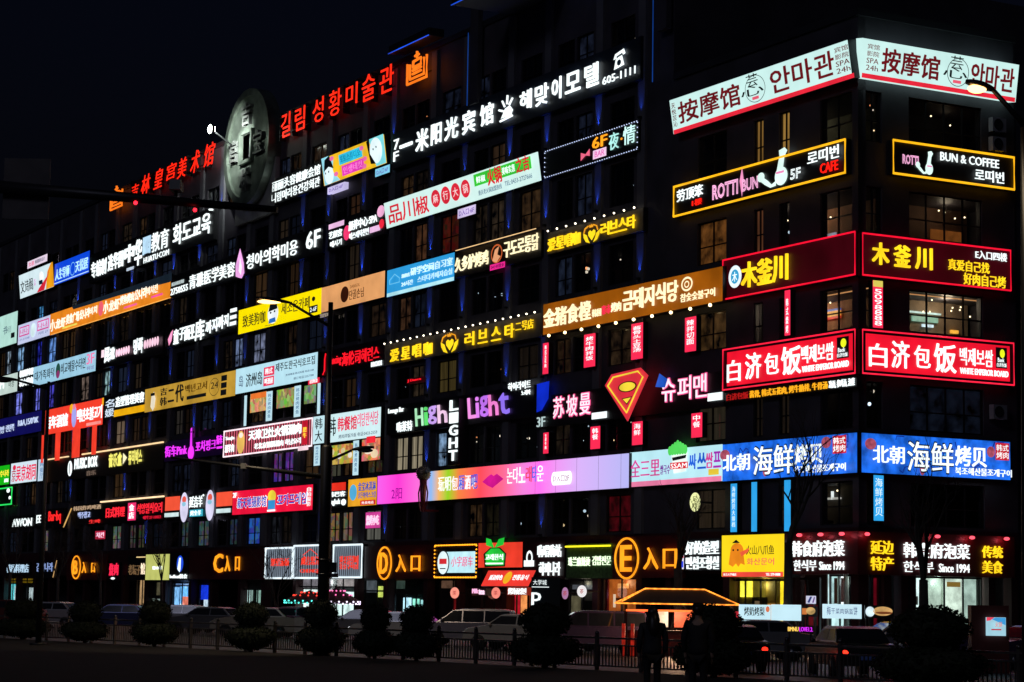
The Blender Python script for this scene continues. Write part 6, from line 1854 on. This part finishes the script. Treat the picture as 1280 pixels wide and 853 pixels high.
def d3(mb, w, z0, h):
    mb.ell(w * .62, z0 + h * .55, w * .34, h * .36, -.004, -.03, em('#d8a868', .9, .3, 4))
    mb.ell(w * .66, z0 + h * .42, w * .3, h * .1, -.034, -.05, em('#8a4a28', .6))
    mb.ell(w * .18, z0 + h * .5, w * .16, h * .4, -.004, -.03, em('#d8ecf4', 1, .3, 4))
board('food_board', 'dark board with a lit picture of a filled golden bun', 1081, 1117, 757, 773, 85.5, BOARD, True, d3)
def d4(mb, w, z0, h):
    mb.ell(w * .55, z0 + h * .55, w * .3, h * .36, -.004, -.03, em('#d0a868', .8, .4, 5))
    mb.box(w * .0, w * .3, -.02, -.004, z0 + h * .2, z0 + h * .8, em('#e08040', .8))
board('food_board', 'small dark board with a pale round pastry between the tree stakes', 1002.5, 1022, 758, 771, 86.5, BOARD, True, d4)
def d5(mb, w, z0, h):
    mb.poly = None
    mb.prism([(w * .1, z0 + h * .2), (w * .3, z0 + h * .1), (w * .6, z0 + h * .9), (w * .4, z0 + h * .9)], -.004, -.012, em('#283890', .6))
    mb.prism([(w * .6, z0 + h * .15), (w * .75, z0 + h * .15), (w * .9, z0 + h * .8), (w * .8, z0 + h * .9)], -.004, -.012, em('#7040a0', .6))
board('poster_stand', 'small white poster with blue strokes above the round pastry board', 1008, 1020, 745, 755, 87, em('#d8d8f0', .9), True, d5)
def d6(mb, w, z0, h):
    mb.text('BMNU', 0, w * .42, z0, z0 + h, -.004, .01, em('#ffd060', 1.3), .05)
    mb.text('LOVE1.2.', w * .46, w, z0, z0 + h, -.004, .01, em('#e030ff', 1.3), .05)
board('led_ticker', 'tiny yellow and magenta LED ticker at the foot of the staked tree', 985, 1016, 784, 789.5, 80, BOARD, True, d6)
kx0, kx1 = at(1215, 72).x, at(1262, 72).x
kk = empty('advertising_kiosk', Matrix.Translation((kx0, 72, .0)), 'dark red kiosk holding a glowing blue and white advertising lightbox with a red corner', 'kiosk')
mb = MB(); mb.box(0, kx1 - kx0, .13, .7, .005, zat(1238, 757, 72), paint((.10, .015, .012), .6)); mb.build('body', kk)
a, b = at(1233, 72).x - kx0, at(1257, 72).x - kx0
z0, z1 = zat(1245, 795, 72), zat(1245, 772, 72)
mb = MB(); mb.box(a, b, .0, .128, z0, z1, em('#a8d8e8', .95, .15, 2)); p = mb.build('lightbox', kk)
mb = MB()
mb.prism([(a, z1 - .12), (a, z1 - .001), (a + .25, z1 - .001), (a + .12, z1 - .1)], -.003, -.008, em('#f04860', .95))
mb.prism([(a + .15, z1 - .05), (b - .01, z1 - .25), (b - .01, z1 - .01), (a + .3, z1 - .01)], -.003, -.007, em('#40a0e0', .95))
mb.text('火锅', a + .28, a + .5, z0 + .28, z0 + .45, -.004, .008, em('#f08070', .9), .0)
mb.box(a + .15, b - .15, -.008, -.003, z0 + .18, z0 + .22, em('#d02838', .9))
mb.build('poster', kk)
# parking sign
ps = at(680, 84, .0)
po = empty('parking_sign', Matrix.Translation((at(664, 84).x, 84, .0)), 'dark upright parking pylon with a large white P and small white characters', 'sign')
w = at(700, 84).x - at(664, 84).x
mb = MB(); mb.box(0, w, 0, .3, .005, zat(680, 722, 84), paint((.012, .02, .026), .4)); mb.build('panel', po)
mb = MB()
f = lambda px: at(px, 84).x - at(664, 84).x
mb.text('大学城', f(666), f(683), zat(680, 731.5, 84), zat(680, 725, 84), -.004, .03, WH, .02)
mb.box(f(664.5), f(686), -.03, -.004, zat(680, 734.5, 84), zat(680, 733.7, 84), WH)
mb.text('P', f(664.5), f(676), zat(680, 760, 84), zat(680, 741, 84), -.004, .03, WH, .03)
mb.build('lettering', po)

# ------------------------------------------------------------------ people
def skin_body(name, joints, edges, mat, parent=None, sub=2):
    me = bpy.data.meshes.new(name)
    me.from_pydata([j[0] for j in joints], edges, [])
    o = bpy.data.objects.new(name, me)
    COL.objects.link(o)
    o.modifiers.new('skin', 'SKIN').use_smooth_shade = True
    for i, j in enumerate(joints):
        sv = me.skin_vertices[0].data[i]
        sv.radius = j[1] if isinstance(j[1], tuple) else (j[1], j[1])
        sv.use_root = i == 0
    s = o.modifiers.new('sub', 'SUBSURF'); s.levels = sub; s.render_levels = sub
    dg = bpy.context.evaluated_depsgraph_get()
    bpy.context.view_layer.update()
    m2 = bpy.data.meshes.new_from_object(o.evaluated_get(bpy.context.evaluated_depsgraph_get()))
    o.modifiers.clear()
    o.data = m2
    m2.materials.clear(); m2.materials.append(mat)
    for p_ in m2.polygons: p_.use_smooth = True
    if parent is not None: o.parent = parent
    return o
SKN = paint((.35, .22, .16), .6)
def person(lb, px, D, ground, h, rot, coat, trousers, hair_long, hat=None):
    o = empty('person', Matrix.Translation(at(px, D, ground)) @ Matrix.Rotation(rot, 4, 'Z') @ Matrix.Scale(h / 1.7, 4), lb, 'person')
    J = [((0, 0, .95), (.15, .11)), ((0, 0, 1.15), (.13, .10)), ((0, 0, 1.36), (.16, .10)), ((0, -.005, 1.46), (.06, .06)), ((0, .01, 1.53), (.065, .075)), ((0, .015, 1.62), (.078, .095)), ((0, .01, 1.69), (.045, .055)),
         ((.09, 0, .88), .09), ((.10, .02, .48), .058), ((.10, 0, .09), .042), ((.11, .14, .03), (.04, .028)),
         ((-.09, 0, .88), .09), ((-.10, .01, .48), .058), ((-.10, -.03, .09), .042), ((-.11, .11, .03), (.04, .028)),
         ((.19, 0, 1.38), .055), ((.25, -.02, 1.10), .042), ((.24, .06, .86), .03), ((.235, .09, .78), (.022, .035)),
         ((-.19, 0, 1.38), .055), ((-.25, -.02, 1.10), .042), ((-.24, .06, .86), .03), ((-.235, .09, .78), (.022, .035)),
         ((0, .105, 1.585), .012)]
    E_ = [(0, 1), (1, 2), (2, 3), (3, 4), (4, 5), (5, 6), (0, 7), (7, 8), (8, 9), (9, 10), (0, 11), (11, 12), (12, 13), (13, 14), (2, 15), (15, 16), (16, 17), (17, 18), (2, 19), (19, 20), (20, 21), (21, 22), (5, 23)]
    skin_body('body', J, E_, SKN, o)
    mb = MB()
    for sx in (1, -1):
        for k, (dx, l) in enumerate(((-.03, .07), (-.01, .085), (.012, .08), (.03, .06))):
            mb.tube([(sx * .235, .09 + dx * .8, .76), (sx * .236, .10 + dx, .76 - l * .55), (sx * .228, .10 + dx, .76 - l)], [.011, .010, .007], SKN, 6)
        mb.tube([(sx * .225, .12, .79), (sx * .21, .15, .75), (sx * .205, .15, .715)], [.012, .011, .008], SKN, 6)
    mb.build('fingers', o)
    skin_body('coat', [((0, 0, .80), (.23, .17)), ((0, 0, 1.0), (.19, .145)), ((0, 0, 1.2), (.175, .13)), ((0, 0, 1.37), (.185, .125)), ((0, 0, 1.47), (.085, .08)), ((.2, 0, 1.385), .075), ((.26, -.02, 1.10), .062), ((.25, .05, .87), .048), ((-.2, 0, 1.385), .075), ((-.26, -.02, 1.10), .062), ((-.25, .05, .87), .048)],
              [(0, 1), (1, 2), (2, 3), (3, 4), (3, 5), (5, 6), (6, 7), (3, 8), (8, 9), (9, 10)], paint(coat, .8), o)
    skin_body('trousers', [((0, 0, .86), (.15, .12)), ((.095, 0, .78), .1), ((.10, .02, .48), .072), ((.10, 0, .1), .06), ((-.095, 0, .78), .1), ((-.10, .01, .48), .072), ((-.10, -.03, .1), .06)], [(0, 1), (1, 2), (2, 3), (0, 4), (4, 5), (5, 6)], paint(trousers, .8), o)
    hm = paint((.02, .014, .012), .45)
    hb = MB()
    hb.sphere((0, -.012, 1.64), (.105, .118, .115), hm, 14, 10)
    if hair_long:
        hb.tube([(0, -.055, 1.62), (0, -.085, 1.48), (0, -.115, 1.34), (0, -.13, 1.22)], [.095, .105, .115, .07], hm, 10)
        for sx in (-1, 1): hb.tube([(sx * .075, .0, 1.62), (sx * .095, -.02, 1.5), (sx * .10, -.03, 1.36)], [.04, .045, .03], hm, 8)
    hb.build('hair', o)
    if hat:
        kb = MB(); kb.sphere((0, 0, 1.70), (.115, .125, .07), paint(hat, .8), 12, 6); kb.ell(0, 0, .1, .1, 0, 0, paint(hat, .8)) if False else None
        kb.box(-.08, .08, .09, .2, 1.665, 1.68, paint(hat, .8)); kb.build('cap', o)
    fb = MB()
    for sx in (-1, 1):
        fb.sphere((sx * .034, .098, 1.615), (.014, .01, .009), paint((.6, .6, .6), .3), 8, 5)
        fb.sphere((sx * .034, .107, 1.615), (.006, .004, .006), paint((.01, .01, .01), .3), 6, 4)
        fb.sphere((sx * .083, .01, 1.60), (.012, .025, .034), SKN, 8, 5)
    fb.sphere((0, .098, 1.548), (.026, .008, .008), paint((.3, .08, .07), .5), 8, 5)
    fb.build('face', o)
    return o
person('person with long dark hair and a dark coat before the neon edged stall', 816, 44, .24, 1.77, .15, (.014, .016, .022), (.008, .008, .010), True)
person('person in black with a cap beside the broad clipped shrub, seen from behind', 873, 43, .24, 1.85, -.25, (.008, .008, .009), (.007, .007, .008), False, (.008, .008, .009))
bpy.data.objects.remove(_to)
bpy.data.scenes.remove(TSC)
